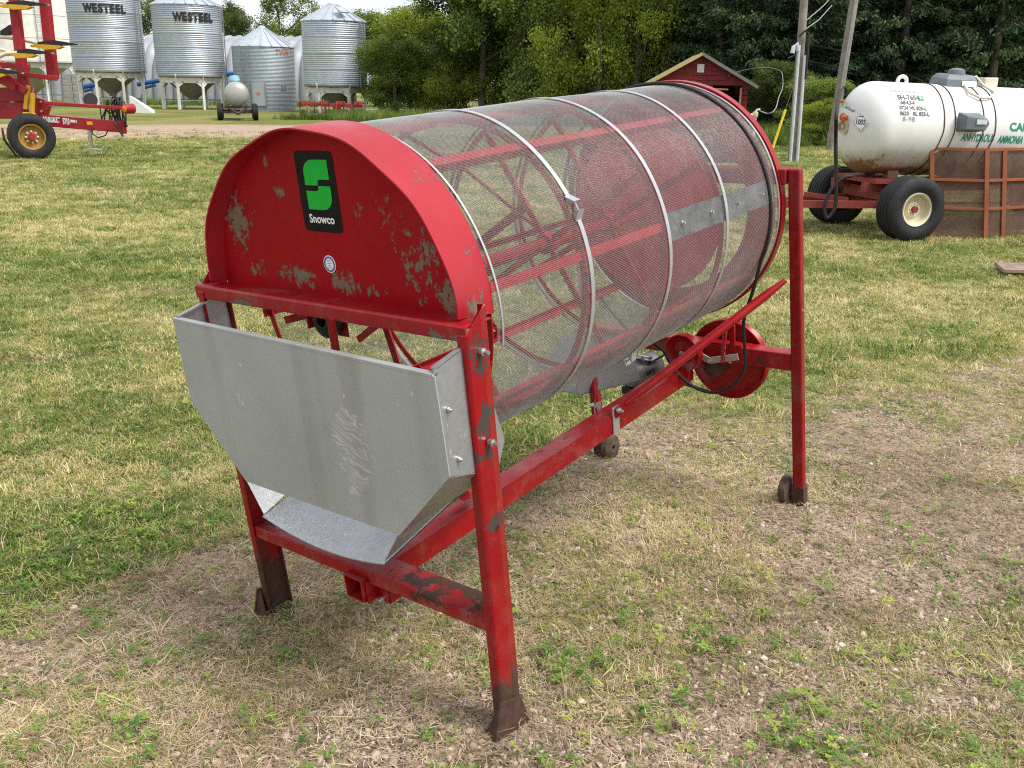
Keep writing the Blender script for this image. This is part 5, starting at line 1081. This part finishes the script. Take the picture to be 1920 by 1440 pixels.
for i in range(4): MB().bar((0.0 + 0.03 * i, 0.10 * i - 0.05, 0.055 - 0.0 * i), (1.5, 0.10 * i - 0.22, 0.06), 0.088, 0.032).build('plank', M_WOOD, t, bevel=0.004)
MB().bar((0.45, -0.25, 0.02), (0.45, 0.35, 0.02), 0.09, 0.036).build('bearer', M_WOOD, t)
MB().bar((1.2, -0.3, 0.02), (1.2, 0.25, 0.02), 0.09, 0.036).build('bearer', M_WOOD, t)

# ================================================================== RED SEEDER AT THE LEFT EDGE
YS = 21.6; so = gr(55, 299); OS = V((so.x, so.y, 0))
sdr = thing('air_seeder', 'red folded seeding implement with yellow shanks at the left edge', 'seeder', OS)
def SP(px, py, dy=0.0): return at(px, py, YS + dy) - OS
M_SRED = painted('seeder_red', (0.33, 0.012, 0.02), chips=0.70, dirt=0.3, rough=0.4, nsc=6, coat=0.1)
M_YEL = painted('seeder_yellow', (0.62, 0.36, 0.02), chips=0.68, dirt=0.4, rough=0.5, nsc=10, coat=0)
M_BEIGE = simple('seed_hose', (0.62, 0.52, 0.38), 0.5); M_ORIM = painted('ochre_rim', (0.34, 0.19, 0.04), chips=0.66, chip=(0.1, 0.06, 0.03), dirt=0.6, rough=0.6, nsc=14, coat=0)
def sbox(name, a, b, wx, wy, mat=None, dy=0.0, dy2=None, up=(0, 1, 0), par=None): return MB().bar(SP(*a, dy), SP(*b, dy if dy2 is None else dy2), wx, wy, up).build(name, mat or M_SRED, par or sdr, bevel=0.012)
for i, dy in enumerate((-0.35, 0.35)):
    c_ = V((0.12, 0.0, 0.455)) + V((-0.47, 0.88, 0)) * (0.15 + i * 0.55); wl_ = wheel(sdr, c_, (-0.47, 0.88, 0), 0.455, 0.33, M_ORIM, rib=False, rimr=0.55)
    if i == 0:
        hub_ = MB().lathe([(0, -0.17), (0.06, -0.17), (0.07, -0.13), (0.07, -0.05), (0, -0.05)], c_, (-0.47, 0.88, 0), 18).build('hub', M_SRED, wl_, 35)
        for k in range(8): bolt('wheel_nut', c_ + V((0.88 * 0.115 * math.cos(k * .785), 0.47 * 0.115 * math.cos(k * .785), 0.115 * math.sin(k * .785))) + V((0.47, -0.88, 0)) * 0.06, (0.47, -0.88, 0), 0.02, 0.05, hub_, M_CREAM)
sbox('wing_post', (78, -60), (100, 148), 0.19, 0.19, dy=0.3); sbox('wing_post', (20, -60), (46, 168), 0.17, 0.19, dy=-0.2)
sbox('cross_tube', (40, 139), (107, 147), 0.10, 0.10, dy=-0.3); sbox('cross_tube', (-30, 120), (55, 125), 0.12, 0.12, dy=0.4)
sbox('main_frame', (-60, 180), (58, 176), 0.30, 0.5, dy=0.1); sbox('main_frame', (-60, 205), (50, 208), 0.34, 0.22, dy=-0.1); sbox('frame_brace', (-20, 118), (50, 172), 0.14, 0.12, dy=-0.3); sbox('frame_brace', (46, 120), (40, 200), 0.16, 0.2, dy=0.0); sbox('frame_brace', (30, 165), (-20, 140), 0.12, 0.12, dy=-0.4)
g_ = MB().prism([SP(*q_, -0.12) for q_ in ((64, 182), (82, 187), (91, 198), (86, 215), (88, 240), (64, 238), (60, 210))], (0, 0.16, 0)).build('hitch_plate', M_SRED, sdr)
for q_ in ((77, 191), (78, 209)): bolt('bolt', SP(*q_, -0.13), (0, -1, 0), 0.03, 0.04, g_, M_STEEL)
# lift cylinder
MB().tube([SP(61, 175, -0.3), SP(60, 213, -0.3)], 0.055, 12).build('lift_cylinder', M_YEL, sdr, 40); sbox('cylinder_bracket', (53, 160), (48, 205), 0.09, 0.07, M_YEL, -0.25); sbox('cylinder_bracket', (44, 214), (66, 216), 0.09, 0.10, M_YEL, -0.3); MB().tube([SP(63, 165, -0.3), SP(62, 178, -0.3)], 0.02, 8).build('cylinder_rod', M_STEEL, sdr, 40)
# tongue with lettering
M_TON = M_SRED
tg = sbox('tongue', (80, 225), (234, 238), 0.24, 0.24, dy=-0.1, up=(0, 0, 1))
def tong(x, y, px, py): 
    q_ = SP(px, py, -0.30); e = (SP(234, 238, -0.30) - SP(80, 225, -0.30)).normalized(); return V((q_.x, -0.235 + (YS - so.y), q_.z)) + e * x + V((0, 0, 1)) * y
ty = YS - 0.1 - 0.12 - 0.004 - so.y
def tlet(txt, px, py, size, sx, bold=0.004):
    q_ = SP(px, py, -0.22); return text_obj(txt, size, lambda x, y: V((q_.x + x, ty, q_.z + y - x * 0.045)), M_DECWHITE, 'lettering', tg, bold, 0, sx)
tlet('BOURGAULT', 96.5, 225, 0.15, 0.40, 0.008); tlet('5710', 124, 228, 0.17, 0.42, 0.008); tlet('SERIES II', 138, 227.5, 0.07, 0.55)
q_ = SP(168, 231, -0.22); MB().box((q_.x - 0.06, ty, q_.z - 0.035), (q_.x + 0.06, ty + 0.003, q_.z + 0.035)).build('reflector', simple('amber', (0.75, 0.33, 0.02), 0.3), tg)
MB().box((SP(233, 236).x - 0.02, ty - 0.02, SP(233, 236).z - 0.16), (SP(233, 236).x + 0.03, ty + 0.26, SP(233, 236).z + 0.12)).build('hitch_end', M_SRED, tg); MB().tube([SP(232, 236, -0.1), SP(239, 236, -0.1)], 0.025, 8).build('hitch_pin', M_SRED, tg, 40)
sbox('light_bar', (84, 193), (236, 203), 0.07, 0.07, dy=-0.25)
lb = MB().lathe([(0, 0), (0.09, 0), (0.105, 0.03), (0.105, 0.22), (0, 0.22)], SP(233, 204, -0.42), (0.55, 1, 0), 20).build('lamp_housing', M_SRED, sdr, 40)
MB().lathe([(0, -0.012), (0.05, -0.010), (0.072, 0), (0.072, 0.002), (0, 0.002)], SP(233, 204, -0.425), (0.55, 1, 0), 18).build('lamp_lens', simple('orange_lens', (0.80, 0.22, 0.03), 0.25), lb, 40)
jk = sbox('jack_stand', (167, 238), (171, 277), 0.07, 0.07, M_STEEL, -0.15); MB().bar(SP(164, 278.5, -0.15), SP(193, 281, -0.15), 0.18, 0.02).build('jack_foot', M_STEEL, jk)
rr_ = random.Random(5)
for i in range(10):
    x0 = rr_.uniform(180, 228); hp = [SP(x0, 226, -0.15 + rr_.uniform(-.1, .1)), SP(x0 + rr_.uniform(-8, 10), rr_.uniform(184, 205), rr_.uniform(-.2, .2)), SP(x0 + rr_.uniform(-10, 14), rr_.uniform(186, 212), rr_.uniform(-.2, .2)), SP(min(236, x0 + rr_.uniform(0, 26)), rr_.uniform(222, 238), -0.15)]
    MB().tube(cat(hp, 6)[:19], 0.016, 6).build('hydraulic_hose', M_BLACK, sdr, 60)
MB().tube([SP(172, 241, -0.25), SP(174, 252, -0.25), SP(184, 258, -0.25), SP(198, 254, -0.25), SP(203, 243, -0.25)], 0.014, 6).build('hydraulic_hose', M_BLACK, sdr, 60)
MB().tube([SP(212, 228, -0.3), SP(222, 240, -0.3), SP(231, 256, -0.3)], 0.02, 6).build('hydraulic_hose', M_BLACK, sdr, 60)
MB().lathe([(0, 0), (0.15, 0.01), (0.15, 0.03), (0, 0.03)], SP(170, 188, 0.2), (0.2, -1, 0.3), 18).build('hose_disc', M_BLACK, sdr, 40)
# shanks
def shank(px, py, dy, ln=1.0):
    s_ = MB().prism([SP(px - 20 * ln, py - 1, dy), SP(px + 12, py - 5, dy), SP(px + 60, py + 3, dy), SP(px + 58, py + 4.5, dy), SP(px + 14, py + 6, dy), SP(px - 18, py + 4, dy)], (0, 0.09, 0)).build('shank', M_BLACK, sdr)
    MB().prism([SP(px - 32, py + 4, dy - 0.05), SP(px - 10, py + 3, dy - 0.05), SP(px + 20, py + 5, dy - 0.05), SP(px + 28, py + 8, dy - 0.05), SP(px + 18, py + 12, dy - 0.05), SP(px - 8, py + 13, dy - 0.05), SP(px - 14, py + 9, dy - 0.05), SP(px - 30, py + 8.5, dy - 0.05)], (0, 0.16, 0)).build('trip_bracket', M_YEL, s_)
    MB().bar(SP(px + 54, py + 3.2, dy + 0.03), SP(px + 64, py + 4.2, dy + 0.03), 0.05, 0.03).build('point', M_STEEL, s_)
    MB().tube([SP(px - 100, py - 12, dy), SP(px - 60, py - 8, dy), SP(px - 18, py + 1, dy)], 0.035, 8).build('seed_hose', M_BEIGE, s_, 60)
shank(88, 80, 0.0); shank(38, 96, -0.55, 0.7); shank(30, 5, -0.4); shank(-18, 133, -0.6)
MB().tube([SP(-10, 110, -0.6), SP(12, 100, -0.6), SP(32, 99, -0.55)], 0.04, 8).build('seed_hose', M_BEIGE, sdr, 60)
MB().tube([SP(4, 240, -0.6), SP(8, 262, -0.6), SP(30, 292, -0.6)], [0.02, 0.03, 0.02], 8).build('mud_scraper', M_RUST, sdr, 60)
MB().prism([SP(0, 58, 0.5), SP(18, 46, 0.5), SP(24, 56, 0.5), SP(12, 66, 0.5), SP(0, 66, 0.5)], (0, 0.2, 0)).build('wing_latch', M_BLACK, sdr)

# ================================================================== RED SHED
M_SHED = painted('barn_red_boards', (0.20, 0.022, 0.024), chips=0.655, chip=(0.16, 0.11, 0.09), dirt=0.35, rough=0.8, nsc=7, coat=0)
YH = 33.0; eL, eR, pk = at(1216, 157, YH), at(1408, 165, YH), at(1318, 103, YH); cx = (eL.x + eR.x) / 2; hw = (eR.x - eL.x) / 2 - 0.12
sh = thing('red_shed', 'small weathered red board shed with a gable, behind the drum', 'shed', (cx, YH, 0), R(-5)); ez = 1.72; pz = 2.62
rise = (pz - ez) / (hw + 0.12)
door = (0.42, 1.36, 1.60)
z = 0.04
while z < pz - 0.08:
    h = 0.142; zm = z + h
    half = min(hw, (pz - 0.02 - z) / rise); half2 = min(hw, (pz - 0.02 - zm) / rise)
    if half2 < 0.02: half2 = 0.02
    def seg(a, b, a2, b2): MB().prism([(a, 0, z), (b, 0, z), (b2, 0, zm - 0.006), (a2, 0, zm - 0.006)], (0, 0.025 + 0.004 * (int(z * 100) % 3), 0)).build('board', M_SHED, sh)
    if z < door[2] - 0.05: seg(-half, door[0], -half2, door[0]); seg(door[1], half, door[1], half2)
    else: seg(-half, half, -half2, half2)
    z += 0.15
MB().box((-hw, 0.03, 0), (-hw + 0.04, 3.2, 1.7)).build('side_wall', M_SHED, sh); MB().box((hw - 0.04, 0.03, 0), (hw, 3.2, 1.7)).build('side_wall', M_SHED, sh); MB().box((-hw, 3.2, 0), (hw, 3.24, 1.75)).build('back_wall', M_SHED, sh)
M_SROOF = simple('shed_roof_metal', (0.27, 0.25, 0.22), 0.75, 0.0, 0.15, 1)
for s in (-1, 1):
    MB().prism([(0, -0.22, pz + 0.02), (s * (hw + 0.28), -0.22, ez - 0.10), (s * (hw + 0.28), 3.4, ez - 0.10), (0, 3.4, pz + 0.02)], (0, 0, 0.04)).build('roof', M_SROOF, sh)
    MB().bar((0, -0.24, pz + 0.03), (s * (hw + 0.29), -0.24, ez - 0.085), 0.03, 0.10).build('fascia', simple('yellow_fascia', (0.50, 0.38, 0.13), 0.7) if s < 0 else simple('grey_fascia', (0.16, 0.16, 0.15), 0.7), sh)
MB().box((-0.12, -0.035, 2.08), (0.10, -0.004, 2.34)).build('gable_vent', simple('white_vent', (0.66, 0.62, 0.6), 0.6), sh)
MB().bar((door[1] - 0.03, -0.03, 0), (door[1] - 0.03, -0.03, 1.62), 0.06, 0.06, (0, 1, 0)).build('door_post', simple('bare_wood', (0.38, 0.25, 0.13), 0.8), sh)
MB().bar((door[0] - 0.05, -0.03, 1.58), (door[0] + 0.5, -0.035, 1.56), 0.05, 0.05, (0, 1, 0)).build('broken_board', simple('bare_wood', (0.38, 0.25, 0.13), 0.8), sh)
# utility poles, conduits, guy guard, cables, hydrant
M_POLE = simple('grey_pole_wood', (0.23, 0.20, 0.175), 0.85, 0, 0.3, 5, bmp=0.3); M_COND = simple('grey_conduit', (0.56, 0.58, 0.60), 0.5, 0.3, 0.12, 4); M_CABLE = simple('grey_cable', (0.30, 0.30, 0.30), 0.5)
b_ = gr(1485, 302); top = at(1526, -240, b_.y); t = thing('utility_pole', 'leaning grey utility pole with pale conduits up its side', 'utility pole', (b_.x, b_.y, 0)); dd = top - b_
MB().tube([V((0, 0, -0.1)), dd * 0.5, dd], [0.10, 0.09, 0.08], 14).build('pole', M_POLE, t, 50)
for k, hh in ((-0.075, 0.42), (0.085, 0.385)): MB().tube([V((k, -0.13, 0)), dd * hh + V((k * 0.9, -0.13, 0))], 0.034, 10).build('conduit', M_COND, t, 50)
MB().tube([dd * 0.40 + V((-0.09, -0.13, 0)), dd * 0.425 + V((-0.13, -0.15, 0)), dd * 0.42 + V((-0.2, -0.17, -0.04)), dd * 0.405 + V((-0.22, -0.17, -0.08))], 0.05, 8).build('weatherhead', M_COND, t, 50)
MB().tube([dd * 0.30 + V((0.12, -0.15, 0)), dd * 0.46 + V((0.12, -0.16, 0)), dd * 0.47 + V((0.02, -0.18, 0)), dd * 0.45 + V((-0.10, -0.17, 0))], 0.025, 6).build('service_cable', M_BLACK, t, 60)
for q0, q1 in (((1510, 55), (1560, 10)), ((1510, 40), (1580, -30))): MB().tube([at(*q0, b_.y) - b_, at((q0[0] + q1[0]) / 2, (q0[1] + q1[1]) / 2 + 5, b_.y + 1) - b_, at(*q1, b_.y + 2) - b_], 0.010, 5).build('overhead_wire', M_CABLE, t, 60)
b2 = gr(1556, 282); t = thing('utility_pole', 'bare wooden utility pole rising behind the white tank', 'utility pole', (b2.x, b2.y, 0)); top = at(1640, -240, b2.y) - b2
MB().tube([V((0, 0, -0.1)), top], [0.125, 0.105], 14).build('pole', M_POLE, t, 50)
MB().tube([top * 0.2 + V((-0.02, -0.15, 0)), top * 0.9 + V((0, -0.13, 0))], 0.012, 5).build('ground_wire', M_CABLE, t, 50)
g0 = gr(1447, 283); g1 = at(1473, 205, g0.y); t = thing('guy_wire', 'guy wire with a yellow plastic guard left of the leaning pole', 'guy wire', (g0.x, g0.y, 0))
MB().tube([V((0, 0, 0)), g1 - g0], 0.034, 10).build('yellow_guard', simple('guard_yellow', (0.80, 0.62, 0.02), 0.4), t, 50); MB().tube([g1 - g0, at(1495, 140, g0.y - 3) - g0, dd * 0.95 + b_ - g0], 0.008, 5).build('wire', M_CABLE, t, 50)
hy = at(1416, 216, 13.5); t = thing('yard_hydrant', 'cream headed yard hydrant just right of the drum top', 'hydrant', (hy.x, hy.y, 0)); M_HYD = simple('hydrant_cream', (0.62, 0.57, 0.38), 0.5)
MB().tube([(0, 0, 0), (0, 0, hy.z - 0.02)], 0.022, 10).build('pipe', M_COND, t, 50); MB().lathe([(0, 0), (0.03, 0.0), (0.04, 0.03), (0.035, 0.07), (0, 0.08)], (0, 0, hy.z - 0.03), (0, 0, 1), 12).build('head', M_HYD, t, 40)
MB().tube([(0.02, 0, hy.z + 0.01), (-0.06, -0.01, hy.z), (-0.07, -0.01, hy.z - 0.04)], 0.022, 8).build('spout', M_HYD, t, 50); MB().tube([(0.0, 0, hy.z + 0.04), (0.02, 0, hy.z + 0.07), (0.06, 0, hy.z + 0.075)], 0.014, 8).build('handle', M_HYD, t, 50)
cb_ = [at(1425, 208, 13.6), at(1462, 178, 18), at(1468, 150, 24), at(1460, 131, 28), at(1420, 127, 31), at(1366, 142, 32.6)]
tag(MB().tube(cat(cb_, 6)[:31], 0.007, 5).build('power_cable', M_CABLE, None, 60), 'thin grey cable drooping from the shed gable', 'cable')

# ================================================================== TREES
def foliage_mat(name, stops, trans=0.40):
    m, nt, p = newmat(name); out = nt.nodes['Material Output']
    oi = N(nt, 'ShaderNodeObjectInfo'); f = math_(nt, 'ADD', attr(nt, 'tint'), math_(nt, 'MULTIPLY', math_(nt, 'SUBTRACT', oi.outputs['Random'], 0.5), 0.16))
    c = ramp(nt, f, stops); nt.links.new(c, p.inputs['Base Color']); p.inputs['Roughness'].default_value = 0.7; p.inputs['Specular IOR Level'].default_value = 0.12
    t = N(nt, 'ShaderNodeBsdfTranslucent'); nt.links.new(mix(nt, 1.0, c, (1.0, 1.0, 0.55), 'MULTIPLY'), t.inputs[0]); ms = N(nt, 'ShaderNodeMixShader'); ms.inputs[0].default_value = trans
    nt.links.new(p.outputs[0], ms.inputs[1]); nt.links.new(t.outputs[0], ms.inputs[2]); nt.links.new(ms.outputs[0], out.inputs[0]); return m
M_LEAF = {'mid': foliage_mat('leaves_mid', [(0.0, (0.07, 0.12, 0.03)), (0.5, (0.20, 0.28, 0.065)), (1.0, (0.40, 0.46, 0.13))]),
          'bright': foliage_mat('leaves_bright', [(0.0, (0.08, 0.125, 0.022)), (0.5, (0.24, 0.30, 0.045)), (1.0, (0.42, 0.44, 0.09))]),
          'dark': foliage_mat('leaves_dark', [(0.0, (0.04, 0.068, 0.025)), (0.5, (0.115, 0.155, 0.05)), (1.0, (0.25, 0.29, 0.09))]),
          'spruce': foliage_mat('needles', [(0.0, (0.026, 0.048, 0.025)), (0.5, (0.062, 0.098, 0.045)), (1.0, (0.13, 0.175, 0.072))], 0.1)}
M_BARK = simple('bark', (0.13, 0.105, 0.08), 0.9, 0, 0.35, 6, bmp=0.5)
def leaves(centers, size, outward, rng, tints, aspect=0.62, droop=0.0, flat=0.5):
    """one folded leaf-like quad per centre"""
    n = len(centers); d = rng.normal(size=(n, 3)); d = d / np.linalg.norm(d, axis=1, keepdims=True); d = d * 0.8 + outward * 0.7; d[:, 2] -= droop; d /= np.linalg.norm(d, axis=1, keepdims=True)
    r = rng.normal(size=(n, 3)); r[:, 2] += flat; s = np.cross(d, r); s /= np.linalg.norm(s, axis=1, keepdims=True) + 1e-9
    L = (size * rng.uniform(0.6, 1.25, n))[:, None]; W = L * aspect
    vs = np.stack([centers, centers + d * L * 0.5 + s * W * 0.5, centers + d * L, centers + d * L * 0.5 - s * W * 0.5], 1).reshape(-1, 3)
    me = bpy.data.meshes.new('crown'); me.vertices.add(4 * n); me.vertices.foreach_set('co', vs.astype(np.float32).reshape(-1)); me.loops.add(4 * n); me.loops.foreach_set('vertex_index', np.arange(4 * n, dtype=np.int32)); me.polygons.add(n); me.polygons.foreach_set('loop_start', np.arange(0, 4 * n, 4)); me.update()
    a = me.attributes.new('tint', 'FLOAT', 'POINT'); a.data.foreach_set('value', np.repeat(np.clip(tints, 0, 1), 4).astype(np.float32)); return me
def broadleaf(seed, n=34000, size=0.0165, base=0.03, slim=1.0):
    """unit tree: height 1, crown about 0.62 wide; lobes of leaf clusters with gaps"""
    rng = np.random.default_rng(seed); lobes = []
    for i in range(26):
        z = base + (0.97 - base) * rng.random() ** 0.85; env = 0.30 * slim * math.sqrt(max(0.05, 1 - ((z - 0.46) / 0.56) ** 2)) ; a = rng.random() * 6.283; q = env * (0.35 + 0.65 * rng.random() ** 0.5)
        lobes.append((q * math.cos(a), q * math.sin(a), z, rng.uniform(0.06, 0.13)))
    lobes.append((0, 0, 0.5, 0.16)); lobes.append((0.02, 0, 0.75, 0.13)); lobes = np.array(lobes)
    w_ = lobes[:, 3] ** 2; li = rng.choice(len(lobes), 700, p=w_ / w_.sum())
    d = rng.normal(size=(700, 3)); d /= np.linalg.norm(d, axis=1, keepdims=True); d[:, 2] *= 0.8
    cl = lobes[li, :3] + d * (lobes[li, 3] * (0.55 + 0.5 * rng.random(700)))[:, None]; cl = cl[cl[:, 2] > base * 0.6]
    lobe_t = rng.normal(0, 0.10, len(lobes)); ct = lobe_t[li][:len(cl)] + rng.normal(0, 0.14, len(cl))
    ci = rng.integers(0, len(cl), n); c = cl[ci] + rng.normal(size=(n, 3)) * 0.021; o = c - np.array([0, 0, 0.45]); o /= np.linalg.norm(o, axis=1, keepdims=True) + 1e-9
    me = leaves(c, size, o, rng, 0.45 + ct[ci] + rng.normal(0, 0.20, n), droop=0.25)
    tr = MB(); rr = random.Random(seed); bend_ = [V((0, 0, -0.01))]
    for k in range(1, 7): bend_.append(V((bend_[-1].x + rr.uniform(-.012, .012), bend_[-1].y + rr.uniform(-.012, .012), k * 0.13)))
    tr.tube(bend_, [0.022, 0.018, 0.016, 0.013, 0.010, 0.007, 0.003], 9)
    for k in range(13):
        l = lobes[rr.randrange(len(lobes))]; j = min(5, max(1, int(l[2] / 0.13) - 1)); p0 = bend_[j]; p1 = V(l[:3]); mid = p0 + (p1 - p0) * 0.5 + V((0, 0, -0.02)); tr.tube([p0, mid, p1], [0.008, 0.005, 0.002], 6)
    t = tr.build('trunk', M_BARK, None, 60, fix=False); tm = t.data; bpy.data.objects.remove(t); return me, tm
def spruce(seed, n=44000, size=0.0155):
    rng = np.random.default_rng(seed); nb = 330; z = 0.02 + 0.97 * rng.random(nb) ** 0.95; Rm = 0.235 * (1 - z) ** 0.78 * rng.uniform(0.75, 1.12, nb) + 0.012; a = rng.random(nb) * 6.283
    bi = rng.integers(0, nb, n); bi = np.where(rng.random(n) < 0.5, bi, rng.choice(nb, n, p=Rm / Rm.sum())); t = rng.random(n) ** 0.6; q = Rm[bi] * t; sp = rng.normal(0, 0.09, n) * t
    c = np.stack([q * np.cos(a[bi] + sp), q * np.sin(a[bi] + sp), z[bi] - 0.20 * q + 0.16 * q * t + rng.normal(0, 0.006, n) - 0.010 * rng.random(n) * t], -1)
    o = np.stack([np.cos(a[bi]), np.sin(a[bi]), np.full(n, -0.25)], -1); bt = rng.normal(0, 0.13, nb)
    me = leaves(c, size, o * 1.2, rng, 0.42 + bt[bi] + 0.18 * (t - 0.6) + rng.normal(0, 0.1, n), aspect=0.38, droop=0.3)
    tr = MB().tube([(0, 0, -0.01), (0, 0, 0.5), (0, 0, 0.99)], [0.018, 0.010, 0.002], 8); rr = random.Random(seed)
    for k in range(24):
        zz = rr.uniform(0.03, 0.8); aa = rr.random() * 6.28; L = 0.2 * (1 - zz); tr.tube([(0, 0, zz), (L * math.cos(aa), L * math.sin(aa), zz - 0.03)], [0.004, 0.0015], 5)
    tt = tr.build('trunk', M_BARK, None, 60, fix=False); tm = tt.data; bpy.data.objects.remove(tt); return me, tm
BL = [broadleaf(100 + i, slim=(1.0, 1.15, 0.9, 1.05)[i]) for i in range(4)]; SPR = [spruce(200 + i) for i in range(3)]
CACHE = {}
def tree(name, label, kind, px, Y, h, wid, var, group, rot=None, cat='tree', gz=0.0, x=None):
    src = SPR if kind == 'spruce' else BL; me, tm = src[var % len(src)]; key = (kind, var % len(src))
    if key not in CACHE:
        m2 = me.copy(); m2.materials.clear(); m2.materials.append(M_LEAF[kind]); CACHE[key] = m2
    xx = at(px, 200, Y).x if x is None else x
    t = thing(name, label, cat, (xx, Y, gz), (px * 0.7) % 6.28 if rot is None else rot, group); t.scale = (wid, wid, h)
    for nm, d in (('trunk', tm), ('crown', CACHE[key])):
        o = bpy.data.objects.new(nm, d); COL.objects.link(o); o.parent = t
    return t
def wd(m, kind): return m / (0.47 if kind == 'spruce' else 0.62)
G1, G2, G3, G4 = 'trees behind the bins', 'broadleaf trees left of the shed', 'dark spruces behind the shed and tank', 'second row of trees in the shelterbelt'
for i, (px, Y, h, w_, k, lab) in enumerate([
    (150, 98, 9.5, 6, 'mid', 'tree glimpsed between the cream bin and first lettered bin'), (290, 96, 9.0, 6, 'mid', 'tree seen in the gap between the two lettered bins'),
    (440, 92, 8.2, 5.0, 'dark', 'round topped tree just right of the second lettered bin'), (535, 90, 10.5, 6.5, 'mid', 'tall tree behind the low bin with the orange lettering'), (590, 94, 7.0, 4.5, 'mid', 'tree touching the left side of the unlettered hopper bin')]):
    tree('broadleaf_tree', lab, k, px, Y, h, wd(w_, k), i, G1)
for i, (px, Y, h, w_, k, lab) in enumerate([
    (715, 62, 5.6, 5.2, 'mid', 'yellow green tree just right of the unlettered hopper bin'), (790, 58, 5.9, 5.4, 'bright', 'lit yellow green tree, second right of the hopper bins'), (850, 60, 6.4, 4.6, 'mid', 'tree with a bare twig top, third right of the hopper bins'),
    (905, 52, 10.5, 6.6, 'dark', 'tall dark tree above the front of the drum'), (975, 50, 11, 6.4, 'mid', 'dense tree above the first drum band'), (1050, 49, 11, 5.5, 'mid', 'mid green tree above the second drum band'),
    (1120, 45, 9.5, 5.0, 'bright', 'bright yellow green tree above the third drum band'), (1190, 43, 8.8, 4.4, 'bright', 'light leaved tree reaching over the shed roof'), (1235, 44, 9.5, 3.6, 'mid', 'slim green tree right behind the left shed roof'),
    (745, 55, 4.2, 4.2, 'mid', 'young tree at the left foot of the broadleaf trees'), (868, 54, 5.4, 4.6, 'bright', 'young yellowish tree above the hood of the drum'), (945, 56, 6.5, 4.6, 'mid', 'young tree filling the gap between the two dark trees'), (1015, 53, 6.0, 4.6, 'mid', 'young mid green tree above the drum middle'), (1085, 50, 5.6, 4.6, 'dark', 'young dark tree left of the bright yellow green tree'), (1150, 48, 5.0, 4.4, 'mid', 'young tree just left of the shed')]):
    tree('broadleaf_tree', lab, k, px, Y, h, wd(w_, k), i + 1, G2)
for i, (px, Y, h, w_, lab) in enumerate([
    (1275, 46, 12, 5.5, 'dark spruce directly behind the shed peak'), (1345, 42, 12.5, 5.8, 'spruce behind the right slope of the shed roof'), (1420, 40, 13, 6.2, 'spruce between the shed and the leaning pole'), (1500, 39, 12.5, 6.0, 'spruce directly behind the leaning pole'),
    (1590, 41, 13, 6.4, 'spruce directly behind the bare wooden pole'), (1680, 39, 12.5, 6.0, 'spruce above the lifting eye of the white tank'), (1760, 41, 13, 6.4, 'spruce just left of the grey valve cover on the tank'), (1850, 38, 12.5, 6.2, 'spruce above the grey valve cover on the tank'), (1950, 40, 13, 6.5, 'spruce at the right edge of the row')]):
    tree('spruce_tree', lab, 'spruce', px, Y, h, wd(w_, 'spruce'), i, G3)
for i, (px, Y) in enumerate([(770, 74), (870, 70), (960, 66), (1060, 64), (1150, 60), (1240, 58), (1330, 56), (1410, 54), (1490, 52), (1570, 54), (1650, 52), (1740, 54), (1830, 52), (1930, 53)]):
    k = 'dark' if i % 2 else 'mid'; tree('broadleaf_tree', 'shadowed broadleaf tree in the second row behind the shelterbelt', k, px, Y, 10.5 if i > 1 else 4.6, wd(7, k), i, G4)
for i, (px, Y, h, w_, k, lab) in enumerate([(1455, 36.5, 2.4, 2.6, 'dark', 'dark bush right of the shed doorway'), (1535, 31.5, 1.9, 2.2, 'mid', 'green bush between the two utility poles'), (1552, 29.5, 1.3, 1.6, 'bright', 'yellowish bush just left of the tank front'), ]):
    tree('leafy_bush', lab, k, px, Y, h, wd(w_, k), i, 'bushes along the shelterbelt', cat='bush')
# long grass along the foot of the shelterbelt and round the small cultivator
src = source('tall_grass', [clump(26, 0.10, 0.42, 0.016, (0.1, 0.8), 61, 3), clump(30, 0.12, 0.34, 0.016, (0.1, 1.0), 62, 3), clump(22, 0.12, 0.5, 0.018, (0.1, 0.7), 63, 3)], M_GRASS)
n = 5200; px = RNG.uniform(640, 2150, n); yy = np.where(px > 1230, 28.6 + 5 * RNG.random(n), 42 + 6 * RNG.random(n)); x = (px - 960) / FPX * yy * 1.02; y = yy
n2 = 260; xc, yc = cc.x - 0.3 + RNG.normal(0, 0.85, n2), cc.y - 0.45 + RNG.normal(0, 0.3, n2)
n3 = 700; x3 = np.interp(RNG.random(n3), [0, 1], [-32, -12]); y3 = 69 + 6 * RNG.random(n3)
x = np.concatenate([x, xc, x3]); y = np.concatenate([y, yc, y3]); P, rot = lay(x, y, 0.08)
scl = 0.55 + 0.8 * RNG.random(len(x)); scl[n:n + n2] *= 0.75
scatter('long_grass', 'long green grass along the foot of the trees', 'grass', P, rot, scl, RNG.integers(0, 3, len(x)), np.clip(RNG.normal(0.16, 0.13, len(x)), 0, 1), src)
